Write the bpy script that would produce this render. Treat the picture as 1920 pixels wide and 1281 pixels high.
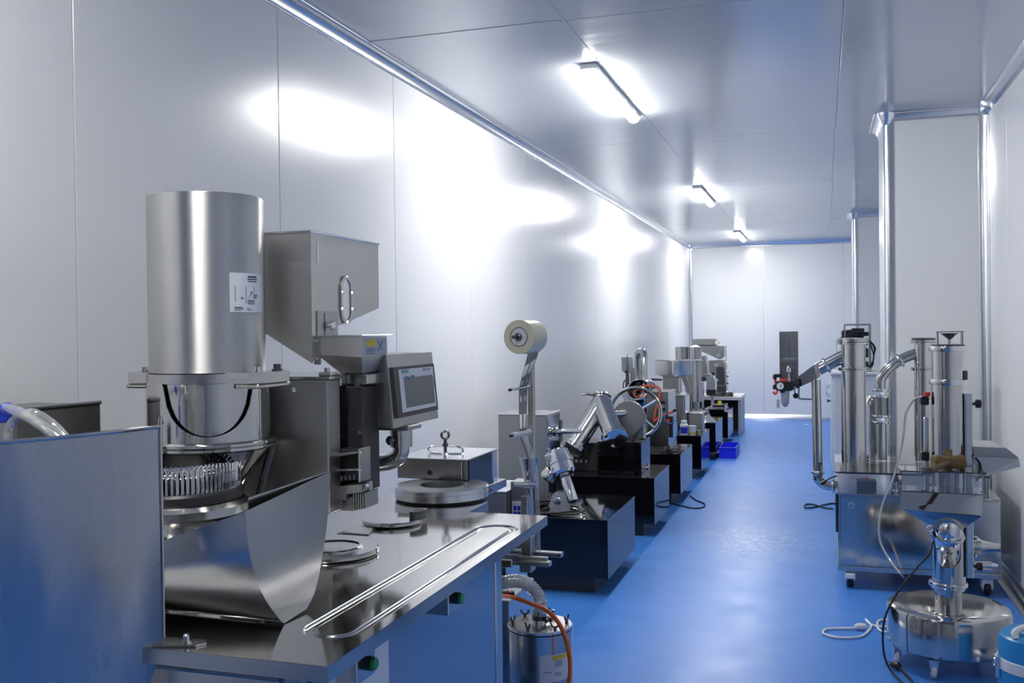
import bpy, bmesh, math, random
from mathutils import Vector, Matrix
from math import pi, sin, cos, radians
random.seed(7)
for o in list(bpy.data.objects): bpy.data.objects.remove(o, do_unlink=True)
S = bpy.context.scene
COL = S.collection

# ------------------------------------------------------------------ camera
EYE = Vector((0.0, 0.0, 1.4))
RGT = Vector((0.95221194, 0.30518473, -0.01243805))
UPV = Vector((0.00853671, 0.01411473, 0.99986394))
FWD = Vector((-0.30531876, 0.95218856, -0.01083494))
FPX = 1814.6
cd = bpy.data.cameras.new('camera'); cam = bpy.data.objects.new('camera', cd); COL.objects.link(cam)
cd.sensor_width = 36.0; cd.sensor_fit = 'HORIZONTAL'; cd.lens = FPX * 36.0 / 1920.0
cd.clip_start = 0.05; cd.clip_end = 100
m3 = Matrix((RGT, UPV, -FWD)).transposed()
cam.matrix_world = Matrix.Translation(EYE) @ m3.to_4x4()
S.camera = cam

# ------------------------------------------------------------------ world, exposure
w = bpy.data.worlds.new('world'); S.world = w; w.use_nodes = True
w.node_tree.nodes['Background'].inputs[0].default_value = (0.75, 0.82, 1.0, 1)
w.node_tree.nodes['Background'].inputs[1].default_value = 0.05
S.view_settings.view_transform = 'Standard'; S.view_settings.look = 'None'
S.view_settings.gamma = 1.0; S.view_settings.use_curve_mapping = False
S.view_settings.exposure = 2.42
LAMP_STRENGTH = 27.0            # emission of the tubes of the ceiling lamps
LAMP_COLOUR = (1.0, 0.985, 0.955)

# a measured point: where the line of sight through a spot meets the plane of the thing
def _ray(px, py): return RGT * ((px - 960) / FPX) + UPV * ((640.5 - py) / FPX) + FWD
def aY(px, py, Y): d = _ray(px, py); return EYE + d * (Y / d.y)
def aX(px, py, X): d = _ray(px, py); return EYE + d * (X / d.x)
def aZ(px, py, Z): d = _ray(px, py); return EYE + d * ((Z - EYE.z) / d.z)

# ------------------------------------------------------------------ mesh builder
class MB:
    def __init__(s, m=None): s.v = []; s.f = []; s.m = m
    def add(s, vs, fs):
        n = len(s.v)
        for p in vs:
            p = Vector(p); s.v.append(s.m @ p if s.m else p)
        s.f += [tuple(i + n for i in f) for f in fs]; return s
    def box(s, x0, x1, y0, y1, z0, z1, b=0.0):
        if x0 > x1: x0, x1 = x1, x0
        if y0 > y1: y0, y1 = y1, y0
        if z0 > z1: z0, z1 = z1, z0
        if b <= 0:
            vs = [(x, y, z) for x in (x0, x1) for y in (y0, y1) for z in (z0, z1)]
            return s.add(vs, [(0,1,3,2),(4,6,7,5),(0,4,5,1),(2,3,7,6),(0,2,6,4),(1,5,7,3)])
        b = min(b, (x1-x0)*.45, (y1-y0)*.45, (z1-z0)*.45)
        X = (x0, x1); Y = (y0, y1); Z = (z0, z1); vs = []; ix = {}
        for i in (0,1):
            for j in (0,1):
                for k in (0,1):
                    sx, sy, sz = (1 if i == 0 else -1)*b, (1 if j == 0 else -1)*b, (1 if k == 0 else -1)*b
                    for a, p in (('x', (X[i], Y[j]+sy, Z[k]+sz)), ('y', (X[i]+sx, Y[j], Z[k]+sz)), ('z', (X[i]+sx, Y[j]+sy, Z[k]))):
                        ix[(i,j,k,a)] = len(vs); vs.append(p)
        q = lambda a, l: tuple(ix[t + (a,)] for t in l)
        fs = []
        for i in (0,1):
            fs.append(q('x', [(i,0,0),(i,1,0),(i,1,1),(i,0,1)])); fs.append(q('y', [(0,i,0),(1,i,0),(1,i,1),(0,i,1)])); fs.append(q('z', [(0,0,i),(1,0,i),(1,1,i),(0,1,i)]))
        for i in (0,1):
            for j in (0,1):
                fs.append((ix[(i,j,0,'x')], ix[(i,j,1,'x')], ix[(i,j,1,'y')], ix[(i,j,0,'y')]))
                fs.append((ix[(i,0,j,'x')], ix[(i,1,j,'x')], ix[(i,1,j,'z')], ix[(i,0,j,'z')]))
                fs.append((ix[(0,i,j,'y')], ix[(1,i,j,'y')], ix[(1,i,j,'z')], ix[(0,i,j,'z')]))
                for k in (0,1): fs.append((ix[(i,j,k,'x')], ix[(i,j,k,'y')], ix[(i,j,k,'z')]))
        return s.add(vs, fs)
    def prism(s, poly, ax, a0, a1):
        f = {'x': lambda u, v, a: (a, u, v), 'y': lambda u, v, a: (u, a, v), 'z': lambda u, v, a: (u, v, a)}[ax]
        n = len(poly); vs = [f(u, v, a0) for u, v in poly] + [f(u, v, a1) for u, v in poly]
        fs = [tuple(range(n-1, -1, -1)), tuple(range(n, 2*n))] + [(i, (i+1) % n, n+(i+1) % n, n+i) for i in range(n)]
        return s.add(vs, fs)
    def loft(s, loops, caps=True, closed=True):
        n = len(loops[0]); vs = [p for l in loops for p in l]; fs = []
        for k in range(len(loops)-1):
            for i in range(n if closed else n-1):
                a, b = k*n+i, k*n+(i+1) % n; fs.append((a, b, b+n, a+n))
        if caps: fs.append(tuple(range(n-1, -1, -1))); fs.append(tuple(range((len(loops)-1)*n, len(loops)*n)))
        return s.add(vs, fs)
    def plate(s, pts, t):
        pts = [Vector(p) for p in pts]; nr = Vector((0,0,0))
        for i in range(len(pts)): nr += pts[i].cross(pts[(i+1) % len(pts)])
        nr.normalize(); return s.loft([pts, [p - nr*t for p in pts]])
    def sheet(s, rows, t):                      # a bent sheet with thickness: rows of points
        R, C = len(rows), len(rows[0]); rows = [[Vector(p) for p in r] for r in rows]; nrm = []
        for i in range(R):
            for j in range(C):
                du = rows[min(i+1, R-1)][j] - rows[max(i-1, 0)][j]; dv = rows[i][min(j+1, C-1)] - rows[i][max(j-1, 0)]
                n = du.cross(dv); n.normalize() if n.length > 1e-12 else None; nrm.append(n)
        top = [p for r in rows for p in r]; vs = top + [p - n*t for p, n in zip(top, nrm)]; N = R*C; fs = []
        for i in range(R-1):
            for j in range(C-1):
                a = i*C+j; q = (a, a+1, a+C+1, a+C); fs.append(q); fs.append(tuple(N+k for k in reversed(q)))
        rim = [(0, j) for j in range(C)] + [(i, C-1) for i in range(1, R)] + [(R-1, j) for j in range(C-2, -1, -1)] + [(i, 0) for i in range(R-2, 0, -1)]
        rim = [i*C+j for i, j in rim]
        for k in range(len(rim)): a, b = rim[k], rim[(k+1) % len(rim)]; fs.append((a, b, N+b, N+a))
        return s.add(vs, fs)
    def frame(s, d):
        d = Vector(d).normalized(); h = Vector((0,0,1)) if abs(d.z) < .9 else Vector((1,0,0))
        u = d.cross(h).normalized(); return u, d.cross(u).normalized(), d
    def lathe(s, c, ax, prof, n=32, caps=True):
        c = Vector(c); u, v, d = s.frame(ax); loops = []
        for r, h in prof:
            r = max(r, 1e-5); loops.append([c + d*h + (u*cos(2*pi*i/n) + v*sin(2*pi*i/n))*r for i in range(n)])
        return s.loft(loops, caps)
    def cyl(s, p0, p1, r, r1=None, n=24):
        p0, p1 = Vector(p0), Vector(p1); return s.lathe(p0, p1-p0, [(r, 0), (r if r1 is None else r1, (p1-p0).length)], n)
    def pipe(s, p0, p1, r, t, n=32):            # hollow
        p0, p1 = Vector(p0), Vector(p1); L = (p1-p0).length
        return s.lathe(p0, p1-p0, [(r, 0), (r, L), (r-t, L), (r-t, 0), (r, 0)], n, False)
    def sph(s, c, r, n=20, k=10, sq=1.0):
        return s.lathe(c, (0,0,1), [(r*sin(pi*i/k), -r*cos(pi*i/k)*sq) for i in range(k+1)], n, False)
    def torus(s, c, ax, R, r, n=40, k=10, arc=2*pi, a0=0.0):
        c = Vector(c); u, v, d = s.frame(ax); full = arc > 6.28; loops = []
        for i in range(n if full else n+1):
            a = a0 + arc*i/n; e = u*cos(a) + v*sin(a)
            loops.append([c + e*(R + r*cos(2*pi*j/k)) + d*(r*sin(2*pi*j/k)) for j in range(k)])
        if full: loops.append(loops[0])
        return s.loft(loops, not full)
    def tube(s, pts, r, n=10, res=6, smooth=True):
        P = [Vector(p) for p in pts]
        if smooth and len(P) > 2:
            Q = [P[0]*2-P[1]] + P + [P[-1]*2-P[-2]]; o = []
            for i in range(1, len(Q)-2):
                for k in range(res):
                    t = k/res; a, b, c, d = Q[i-1], Q[i], Q[i+1], Q[i+2]
                    o.append(.5*((2*b) + (c-a)*t + (2*a-5*b+4*c-d)*t*t + (3*b-a-3*c+d)*t**3))
            P = o + [P[-1]]
        loops = []; u = None
        for i, p in enumerate(P):
            d = (P[min(i+1, len(P)-1)] - P[max(i-1, 0)]).normalized()
            if u is None: u = s.frame(d)[0]
            u = (u - d*u.dot(d)).normalized(); v = d.cross(u)
            rr = r(i/(len(P)-1)) if callable(r) else r
            loops.append([p + (u*cos(2*pi*j/n) + v*sin(2*pi*j/n))*rr for j in range(n)])
        return s.loft(loops)
    def bolt(s, c, ax, r=.006, h=.005): return s.lathe(c, ax, [(r, 0), (r, h*.7), (r*.8, h)], 6)
    def mesh(s, name, org, angle=32):
        me = bpy.data.meshes.new(name); me.from_pydata([p - org for p in s.v], [], s.f)
        bm = bmesh.new(); bm.from_mesh(me); bmesh.ops.remove_doubles(bm, verts=bm.verts, dist=1e-5)
        bmesh.ops.dissolve_degenerate(bm, edges=bm.edges, dist=1e-6)
        bmesh.ops.recalc_face_normals(bm, faces=bm.faces); bm.to_mesh(me); bm.free()
        me.polygons.foreach_set('use_smooth', [True]*len(me.polygons)); me.set_sharp_from_angle(angle=radians(angle)); me.update(); return me

def thing(name, label, cat, loc, group=None):
    o = bpy.data.objects.new(name, None); COL.objects.link(o); o.location = loc; o.empty_display_size = .05
    o['label'] = label; o['category'] = cat
    if group: o['group'] = group
    o['org'] = list(loc); return o
def part(name, mb, mat, parent, label=None, stuff=False):
    org = Vector(parent['org']) if 'org' in parent else Vector((0,0,0))
    o = bpy.data.objects.new(name, mb.mesh(name, org)); COL.objects.link(o); o.parent = parent; o['org'] = list(org)
    o.data.materials.append(M[mat])
    if label: o['label'] = label
    if stuff: o['kind'] = 'stuff'
    return o
def solo(name, mb, mat, label, cat, loc, group=None):
    o = bpy.data.objects.new(name, mb.mesh(name, Vector(loc))); COL.objects.link(o); o.location = loc; o['org'] = list(loc)
    o.data.materials.append(M[mat]); o['label'] = label; o['category'] = cat
    if group: o['group'] = group
    return o
def struct(name, mb, mat, parent=None, label=None):
    o = bpy.data.objects.new(name, mb.mesh(name, Vector((0,0,0)))); COL.objects.link(o); o.data.materials.append(M[mat])
    if parent: o.parent = parent
    else: o['kind'] = 'structure'
    if label: o['label'] = label
    return o
def copy_tree(o, parent=None):
    c = o.copy(); COL.objects.link(c); c.parent = parent
    for ch in list(o.children): copy_tree(ch, c)
    return c
def lettering(name, text, size, mat, parent, origin, right, up, lift=.0006, extrude=.0002):
    cu = bpy.data.curves.new(name, 'FONT'); cu.body = text; cu.size = size; cu.extrude = extrude; cu.align_x = 'LEFT'
    t = bpy.data.objects.new(name, cu); COL.objects.link(t); bpy.context.view_layer.update()
    me = bpy.data.meshes.new_from_object(t.evaluated_get(bpy.context.evaluated_depsgraph_get()))
    bpy.data.objects.remove(t, do_unlink=True)
    right = Vector(right).normalized(); up = Vector(up).normalized(); n = right.cross(up); org = Vector(parent['org'])
    for vt in me.vertices: vt.co = Vector(origin) + right*vt.co.x + up*vt.co.y + n*(lift + vt.co.z) - org
    o = bpy.data.objects.new(name, me); COL.objects.link(o); o.parent = parent; o['org'] = list(org); me.materials.clear(); me.materials.append(M[mat]); return o

# ------------------------------------------------------------------ materials (procedural)
M = {}
def nt(name):
    m = bpy.data.materials.new(name); m.use_nodes = True; M[name] = m; return m.node_tree, m.node_tree.nodes['Principled BSDF']
def link(t, a, b): t.links.new(a, b)
def plain(name, col, rough=.45, metal=0.0, coat=0.0, spec=.5, noise=0.0, nscale=30.0, sheen=None):
    t, b = nt(name); b.inputs['Base Color'].default_value = (*col, 1); b.inputs['Roughness'].default_value = rough; b.inputs['Metallic'].default_value = metal
    b.inputs['Coat Weight'].default_value = coat; b.inputs['Coat Roughness'].default_value = .08; b.inputs['Specular IOR Level'].default_value = spec
    if noise:
        tc = t.nodes.new('ShaderNodeTexCoord'); nz = t.nodes.new('ShaderNodeTexNoise'); nz.inputs['Scale'].default_value = nscale; nz.inputs['Detail'].default_value = 4
        mx = t.nodes.new('ShaderNodeMix'); mx.data_type = 'RGBA'; mx.inputs[6].default_value = (*[c*(1-noise) for c in col], 1); mx.inputs[7].default_value = (*[min(1, c*(1+noise)) for c in col], 1)
        link(t, tc.outputs['Object'], nz.inputs['Vector']); link(t, nz.outputs['Fac'], mx.inputs[0]); link(t, mx.outputs[2], b.inputs['Base Color'])
    return t, b
def steel(name, col, rough, var=.08, stretch=(1, 1, 40), scale=6.0, bump=.0, patch=.0, aniso=0.0):
    t, b = nt(name); b.inputs['Base Color'].default_value = (*col, 1); b.inputs['Metallic'].default_value = 1.0
    tc = t.nodes.new('ShaderNodeTexCoord'); mp = t.nodes.new('ShaderNodeMapping'); mp.inputs['Scale'].default_value = stretch
    nz = t.nodes.new('ShaderNodeTexNoise'); nz.inputs['Scale'].default_value = scale; nz.inputs['Detail'].default_value = 5
    rg = t.nodes.new('ShaderNodeMapRange'); rg.inputs[1].default_value = .3; rg.inputs[2].default_value = .7; rg.inputs[3].default_value = max(.02, rough-var); rg.inputs[4].default_value = rough+var
    link(t, tc.outputs['Object'], mp.inputs[0]); link(t, mp.outputs[0], nz.inputs['Vector']); link(t, nz.outputs['Fac'], rg.inputs[0])
    out = rg.outputs[0]
    if patch:
        n2 = t.nodes.new('ShaderNodeTexNoise'); n2.inputs['Scale'].default_value = 5; n2.inputs['Detail'].default_value = 2; n2.inputs['Distortion'].default_value = .3
        r2 = t.nodes.new('ShaderNodeMapRange'); r2.inputs[1].default_value = .4; r2.inputs[2].default_value = .7; r2.inputs[3].default_value = 0; r2.inputs[4].default_value = patch
        ad = t.nodes.new('ShaderNodeMath'); ad.operation = 'ADD'
        link(t, tc.outputs['Object'], n2.inputs['Vector']); link(t, n2.outputs['Fac'], r2.inputs[0]); link(t, r2.outputs[0], ad.inputs[0]); link(t, out, ad.inputs[1]); out = ad.outputs[0]
    link(t, out, b.inputs['Roughness'])
    if bump:
        bp = t.nodes.new('ShaderNodeBump'); bp.inputs['Strength'].default_value = bump; bp.inputs['Distance'].default_value = .002
        link(t, nz.outputs['Fac'], bp.inputs['Height']); link(t, bp.outputs[0], b.inputs['Normal'])
    if aniso:
        b.inputs['Anisotropic'].default_value = aniso; b.inputs['Anisotropic Rotation'].default_value = .25
        tg = t.nodes.new('ShaderNodeTangent'); tg.direction_type = 'RADIAL'; tg.axis = 'Z'; link(t, tg.outputs[0], b.inputs['Tangent'])
    return t, b
steel('brushed_steel', (.55, .54, .525), .19, .03, (1, 1, 10), 4, .0, .04)
steel('drum_steel', (.66, .65, .63), .40, .02, (1, 1, 30), 4, .0, .02, .97)
steel('satin_steel', (.58, .57, .55), .40, .03, (1, 1, 14), 4, .0, .04)
steel('guard_steel', (.48, .485, .495), .22, .02, (3, 3, 6), 4, .0, .035)
steel('worn_guard_steel', (.48, .485, .495), .24, .09, (7, 7, 1.1), 2.2, .0, .06)
steel('cabinet_steel', (.42, .43, .45), .15, .02, (1, 1, 10), 4, .0, .03)
steel('housing_steel', (.36, .355, .345), .36, .03, (1, 1, 14), 5, .0, .04)
steel('worktop_steel', (.60, .585, .56), .095, .015, (3, 10, 3), 4, .0, .03)
steel('polished_steel', (.60, .59, .57), .075, .02, (2, 2, 2), 8, .0, .04)
steel('chrome', (.74, .74, .74), .04, .015, (1, 1, 1), 5)
steel('satin_aluminium', (.74, .75, .77), .24, .03, (6, 6, 2), 5)
steel('trim_aluminium', (.80, .82, .85), .22, .03, (3, 3, 3), 4)
steel('dark_metal', (.14, .14, .15), .30, .05)
steel('dull_steel', (.42, .42, .41), .34, .04, (2, 2, 12), 5)
plain('black_plastic', (.012, .012, .014), .35)
plain('black_rubber', (.010, .010, .011), .55)
plain('black_panel', (.030, .030, .034), .38)
plain('black_acrylic', (.004, .004, .006), .055, 0, 0, .55)
plain('white_plastic', (.75, .76, .77), .4)
plain('white_paint', (.74, .75, .76), .35, noise=.03, nscale=4)
plain('grey_paint', (.42, .44, .47), .4)
plain('hammered_grey', (.50, .52, .57), .35)
plain('label_white', (.72, .74, .80), .35)
plain('label_blue_grey', (.42, .46, .56), .35)
plain('ink', (.03, .035, .06), .5)
plain('ink_grey', (.28, .30, .38), .5)
plain('yellow', (.75, .62, .02), .4)
plain('teal_ink', (.0, .30, .30), .5)
plain('green_button', (.01, .26, .07), .25)
plain('red_button', (.45, .02, .03), .25)
plain('red', (.75, .05, .04), .3)
plain('orange_hose', (.90, .17, .025), .3)
plain('orange_cord', (.62, .12, .05), .4)
plain('blue_fitting', (.03, .09, .75), .3)
plain('blue_label', (.01, .03, .60), .4)
plain('crate_blue', (.012, .02, .85), .35)
plain('jug_blue', (.03, .28, .62), .3)
plain('cream_film', (.68, .66, .50), .3, noise=.04, nscale=60)
plain('core_card', (.74, .74, .78), .5)
plain('screen_grey', (.17, .17, .165), .16, noise=.12, nscale=14)
plain('wood', (.11, .07, .036), .5, noise=.3, nscale=25)
plain('mallet_rubber', (.15, .092, .026), .55, noise=.45, nscale=40)
plain('capsule_white', (.78, .80, .84), .3)
plain('powder', (.85, .85, .87), .8)

def clear(name, tint, gloss=.06, rough=.05, base=.0, bcol=(1, 1, 1)):
    m = bpy.data.materials.new(name); m.use_nodes = True; M[name] = m; t = m.node_tree; t.nodes.clear()
    out = t.nodes.new('ShaderNodeOutputMaterial'); tr = t.nodes.new('ShaderNodeBsdfTransparent'); tr.inputs[0].default_value = (*tint, 1)
    gl = t.nodes.new('ShaderNodeBsdfGlossy'); gl.inputs['Roughness'].default_value = rough; gl.inputs[0].default_value = (1, 1, 1, 1)
    fr = t.nodes.new('ShaderNodeFresnel'); fr.inputs[0].default_value = 1.45
    ad = t.nodes.new('ShaderNodeMath'); ad.operation = 'ADD'; ad.use_clamp = True; ad.inputs[1].default_value = gloss
    mx = t.nodes.new('ShaderNodeMixShader'); df = t.nodes.new('ShaderNodeBsdfDiffuse'); df.inputs[0].default_value = (*bcol, 1); m2 = t.nodes.new('ShaderNodeMixShader'); m2.inputs[0].default_value = base
    link(t, tr.outputs[0], m2.inputs[1]); link(t, df.outputs[0], m2.inputs[2])
    link(t, fr.outputs[0], ad.inputs[0]); link(t, ad.outputs[0], mx.inputs[0]); link(t, m2.outputs[0], mx.inputs[1]); link(t, gl.outputs[0], mx.inputs[2]); link(t, mx.outputs[0], out.inputs[0])
clear('acrylic', (.93, .95, .97), .03, .04, .05, (.8, .84, .9))
clear('clear_film', (.93, .95, .98), .04, .15, .12, (.75, .8, .9))
clear('clear_tube', (.86, .88, .88), .10, .08, .30, (.85, .87, .86))
clear('ribbed_hose', (.75, .78, .80), .14, .10, .50, (.62, .66, .68))
clear('tube_amber', (.93, .92, .87), .06, .12, .45, (.85, .83, .74))
clear('bag_film', (.80, .82, .88), .12, .15, .25, (.7, .72, .8))
clear('sight_glass', (.80, .82, .84), .06, .06, .12, (.6, .6, .6))

# white lacquered sandwich panels of walls, ceiling and the resin floor
def panel_mat(name, col, rough, var, bump, stretch, scale, spec=.5, coat=0.0, bdist=.01):
    t, b = plain(name, col, rough, 0, coat, spec)
    tc = t.nodes.new('ShaderNodeTexCoord'); mp = t.nodes.new('ShaderNodeMapping'); mp.inputs['Scale'].default_value = stretch
    nz = t.nodes.new('ShaderNodeTexNoise'); nz.inputs['Scale'].default_value = scale; nz.inputs['Detail'].default_value = 3
    link(t, tc.outputs['Object'], mp.inputs[0]); link(t, mp.outputs[0], nz.inputs['Vector'])
    rg = t.nodes.new('ShaderNodeMapRange'); rg.inputs[1].default_value = .3; rg.inputs[2].default_value = .7; rg.inputs[3].default_value = rough-var; rg.inputs[4].default_value = rough+var
    link(t, nz.outputs['Fac'], rg.inputs[0]); link(t, rg.outputs[0], b.inputs['Roughness'])
    if bump:
        bp = t.nodes.new('ShaderNodeBump'); bp.inputs['Strength'].default_value = bump; bp.inputs['Distance'].default_value = bdist
        link(t, nz.outputs['Fac'], bp.inputs['Height']); link(t, bp.outputs[0], b.inputs['Normal'])
    return t, b
panel_mat('wall_panel', (.80, .818, .838), .235, .0, .0, (1, 1.6, .12), 1.6, .7)
panel_mat('ceiling_panel', (.56, .58, .61), .15, .04, .08, (.35, 7, 1), 2.2, 1.0, 0, .006)
t, b = panel_mat('floor_resin', (.035, .185, .66), .34, .04, .0, (1, 1, 1), 5.0, .5)
# scuffs and traffic wear of the floor coating
tc = t.nodes.new('ShaderNodeTexCoord'); n1 = t.nodes.new('ShaderNodeTexNoise'); n1.inputs['Scale'].default_value = 1.3; n1.inputs['Detail'].default_value = 8; n1.inputs['Roughness'].default_value = .65
cr = t.nodes.new('ShaderNodeMix'); cr.data_type = 'RGBA'; cr.inputs[6].default_value = (.050, .215, .66, 1); cr.inputs[7].default_value = (.062, .245, .72, 1)
link(t, tc.outputs['Object'], n1.inputs['Vector']); link(t, n1.outputs['Fac'], cr.inputs[0])
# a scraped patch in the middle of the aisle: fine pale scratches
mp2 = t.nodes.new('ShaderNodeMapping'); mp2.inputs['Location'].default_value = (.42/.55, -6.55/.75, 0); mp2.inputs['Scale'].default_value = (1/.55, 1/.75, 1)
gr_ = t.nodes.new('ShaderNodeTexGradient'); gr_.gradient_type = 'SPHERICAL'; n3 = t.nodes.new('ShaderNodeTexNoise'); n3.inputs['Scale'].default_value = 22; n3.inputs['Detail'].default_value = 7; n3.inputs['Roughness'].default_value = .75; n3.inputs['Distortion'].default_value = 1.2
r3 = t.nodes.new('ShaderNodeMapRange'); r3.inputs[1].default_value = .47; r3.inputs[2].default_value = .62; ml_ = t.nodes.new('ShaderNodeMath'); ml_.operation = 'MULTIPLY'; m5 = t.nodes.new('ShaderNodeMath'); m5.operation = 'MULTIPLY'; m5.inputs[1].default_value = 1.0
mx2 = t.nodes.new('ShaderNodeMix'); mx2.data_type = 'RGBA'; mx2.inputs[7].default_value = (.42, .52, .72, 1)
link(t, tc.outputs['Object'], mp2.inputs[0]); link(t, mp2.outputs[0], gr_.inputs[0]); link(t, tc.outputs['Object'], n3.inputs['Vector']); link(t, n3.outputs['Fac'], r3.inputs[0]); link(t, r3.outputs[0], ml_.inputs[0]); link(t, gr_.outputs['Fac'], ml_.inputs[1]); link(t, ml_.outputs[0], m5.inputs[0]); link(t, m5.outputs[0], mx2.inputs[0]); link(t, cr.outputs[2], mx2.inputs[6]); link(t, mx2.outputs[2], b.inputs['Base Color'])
for nm_, k_ in (('lamp_tube', 1.0), ('lamp_tube_weak', .68)):
    m = bpy.data.materials.new(nm_); m.use_nodes = True; M[nm_] = m; t = m.node_tree; t.nodes.clear()
    out = t.nodes.new('ShaderNodeOutputMaterial'); em = t.nodes.new('ShaderNodeEmission'); em.inputs[0].default_value = (*LAMP_COLOUR, 1); em.inputs[1].default_value = LAMP_STRENGTH*k_; link(t, em.outputs[0], out.inputs[0])

# ------------------------------------------------------------------ the room
XL, XR, YB, YF, ZC = -1.995, 0.955, 15.40, -4.2, 2.715
XREC = 1.75                     # the wall set back between the piers
G = .0035                       # open joint between panels
def grid_panels(parent, us, vs, fn, mat):
    for i in range(len(us)-1):
        for j in range(len(vs)-1):
            struct('panel', fn(us[i]+G/2, us[i+1]-G/2, vs[j]+G/2, vs[j+1]-G/2), mat, parent)
floor = struct('floor', MB().box(XL-.1, XREC+.1, YF-.1, YB+.1, -.1, 0), 'floor_resin')
# left wall
yl = [YF, -3.16, -2.09, -1.02, .06, 1.14, 2.222, 3.302, 4.362, 5.433, 6.565, 7.708, 8.808, 9.90, 10.976, 12.126, 13.22, 14.31, YB]
wl = struct('wall_left', MB().box(XL-.10, XL-.006, YF-.1, YB+.1, 0, ZC), 'satin_aluminium')
grid_panels(wl, yl, [0, ZC], lambda a, b, c, d: MB().box(XL-.03, XL, a, b, c, d, .0018), 'wall_panel')
# back wall
wb = struct('wall_back', MB().box(XL-.1, XREC+.1, YB+.006, YB+.1, 0, ZC), 'satin_aluminium')
grid_panels(wb, [XL, -.86, .31, XREC], [0, ZC], lambda a, b, c, d: MB().box(a, b, YB, YB+.03, c, d, .0018), 'wall_panel')
wf = struct('wall_front', MB().box(XL-.1, XR+.1, YF-.1, YF-.006, 0, ZC), 'satin_aluminium')
grid_panels(wf, [XL, -.86, .2, XR], [0, ZC], lambda a, b, c, d: MB().box(a, b, YF-.03, YF, c, d, .0018), 'wall_panel')
# right wall, the two piers and the wall between and behind them
P1a, P1b, P2a, P2b, XP1, XP2 = 6.40, 7.02, 11.86, 12.45, .372, .345
wr = struct('wall_right', MB().box(XR+.006, XR+.1, YF-.1, P1a+.1, 0, ZC), 'satin_aluminium')
grid_panels(wr, [YF, -3.0, -1.9, -.8, .3, 1.4, 2.5, 3.6, 4.7, 5.8, P1a], [0, ZC], lambda a, b, c, d: MB().box(XR, XR+.03, a, b, c, d, .0018), 'wall_panel')
p1 = struct('wall_pier_near', MB().box(XP1+.01, XREC, P1a+.01, P1b-.01, 0, ZC), 'satin_aluminium')
struct('panel', MB().box(XP1+.03, XR+.1, P1a, P1a+.02, 0, ZC, .0018), 'wall_panel', p1)
struct('panel', MB().box(XP1, XP1+.02, P1a+.03, P1b, 0, ZC, .0018), 'wall_panel', p1)
struct('panel', MB().box(XP1, XREC, P1b-.02, P1b, 0, ZC, .0018), 'wall_panel', p1)
p2 = struct('wall_pier_far', MB().box(XP2+.01, XREC, P2a+.01, P2b-.01, 0, ZC), 'satin_aluminium')
struct('panel', MB().box(XP2+.03, XREC, P2a, P2a+.02, 0, ZC, .0018), 'wall_panel', p2)
struct('panel', MB().box(XP2, XP2+.02, P2a+.03, P2b, 0, ZC, .0018), 'wall_panel', p2)
struct('panel', MB().box(XP2, XREC, P2b-.02, P2b, 0, ZC, .0018), 'wall_panel', p2)
wq = struct('wall_recess', MB().box(XREC+.006, XREC+.1, P1a, YB+.1, 0, ZC), 'satin_aluminium')
grid_panels(wq, [P1b, 8.1, 9.2, 10.3, 11.3, P2a], [0, ZC], lambda a, b, c, d: MB().box(XREC, XREC+.03, a, b, c, d, .0018), 'wall_panel')
grid_panels(wq, [P2b, 13.5, 14.5, YB], [0, ZC], lambda a, b, c, d: MB().box(XREC, XREC+.03, a, b, c, d, .0018), 'wall_panel')
# ceiling: panels in three strips, joints where the photograph has them
ce = struct('ceiling', MB().box(XL-.1, XREC+.1, YF-.1, YB+.1, ZC+.008, ZC+.1), 'dull_steel')
ys = [YF, -1.45, 1.28, 4.00, 6.77, 9.19, 12.55, YB]
for k in range(len(ys)-1):
    xs = [XL, -1.035, .095, XREC] if k != 5 else [XL, -1.035, .105, XREC]
    for i in range(3):
        struct('panel', MB().box(xs[i]+G/2, xs[i+1]-G/2, ys[k]+G/2, ys[k+1]-G/2, ZC, ZC+.03, .0018), 'ceiling_panel', ce)
# thin cover strips over the joints of the ceiling
for k, yy in enumerate(ys[1:-1]):
    if yy in (4.00,): struct('cover_strip', MB().box(XL+.05, -1.05, yy-.02, yy+.02, ZC-.0025, ZC+.002, .001), 'ceiling_panel', ce)
struct('cover_strip', MB().box(-1.042, -1.028, YF+.05, YB-.05, ZC-.0022, ZC+.002, .001), 'ceiling_panel', ce)

# ---- rounded aluminium coves
def cove_prof(r, n=8):                       # concave quarter between wall (u=0) and ceiling (v=0), u out of wall, v down
    arc = [(r - r*cos(a), r - r*sin(a)) for a in [pi/2*i/n for i in range(n+1)]]   # (0,r) .. (r,0)
    lip = .004
    return [(0, r+.012), (lip, r+.010)] + [(u+lip*.6, v+lip*.6) for u, v in arc] + [(r+.010, lip), (r+.012, 0), (0, 0)]
cp = cove_prof(.045)
def cove_x(n, x, sgn, y0, y1, z=ZC): return struct(n, MB().prism([(x + sgn*u, z - v) for u, v in cp], 'y', y0, y1), 'trim_aluminium')
def cove_y(n, y, sgn, x0, x1, z=ZC): return struct(n, MB().prism([(y + sgn*u, z - v) for u, v in cp], 'x', x0, x1), 'trim_aluminium')
yj = [YF, -1.3, 2.05, 5.44, 8.9, 12.3, YB]
for k in range(6): cove_x('trim_%d' % (k+1), XL, 1, yj[k]+.001, yj[k+1]-.001)
cove_y('trim_7', YB, -1, XL+.03, XREC); cove_x('trim_8', XR, -1, YF, P1a-.04); cove_y('trim_9', P1a, -1, XP1+.03, XR-.02)
cove_x('trim_10', XP1, -1, P1a, P1b); cove_y('trim_11', P2a, -1, XP2+.03, XREC); cove_x('trim_12', XP2, -1, P2a, P2b)
cove_y('trim_13', P1b, 1, XP1, XREC); cove_x('trim_14', XREC, -1, P1b, P2a)
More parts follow.
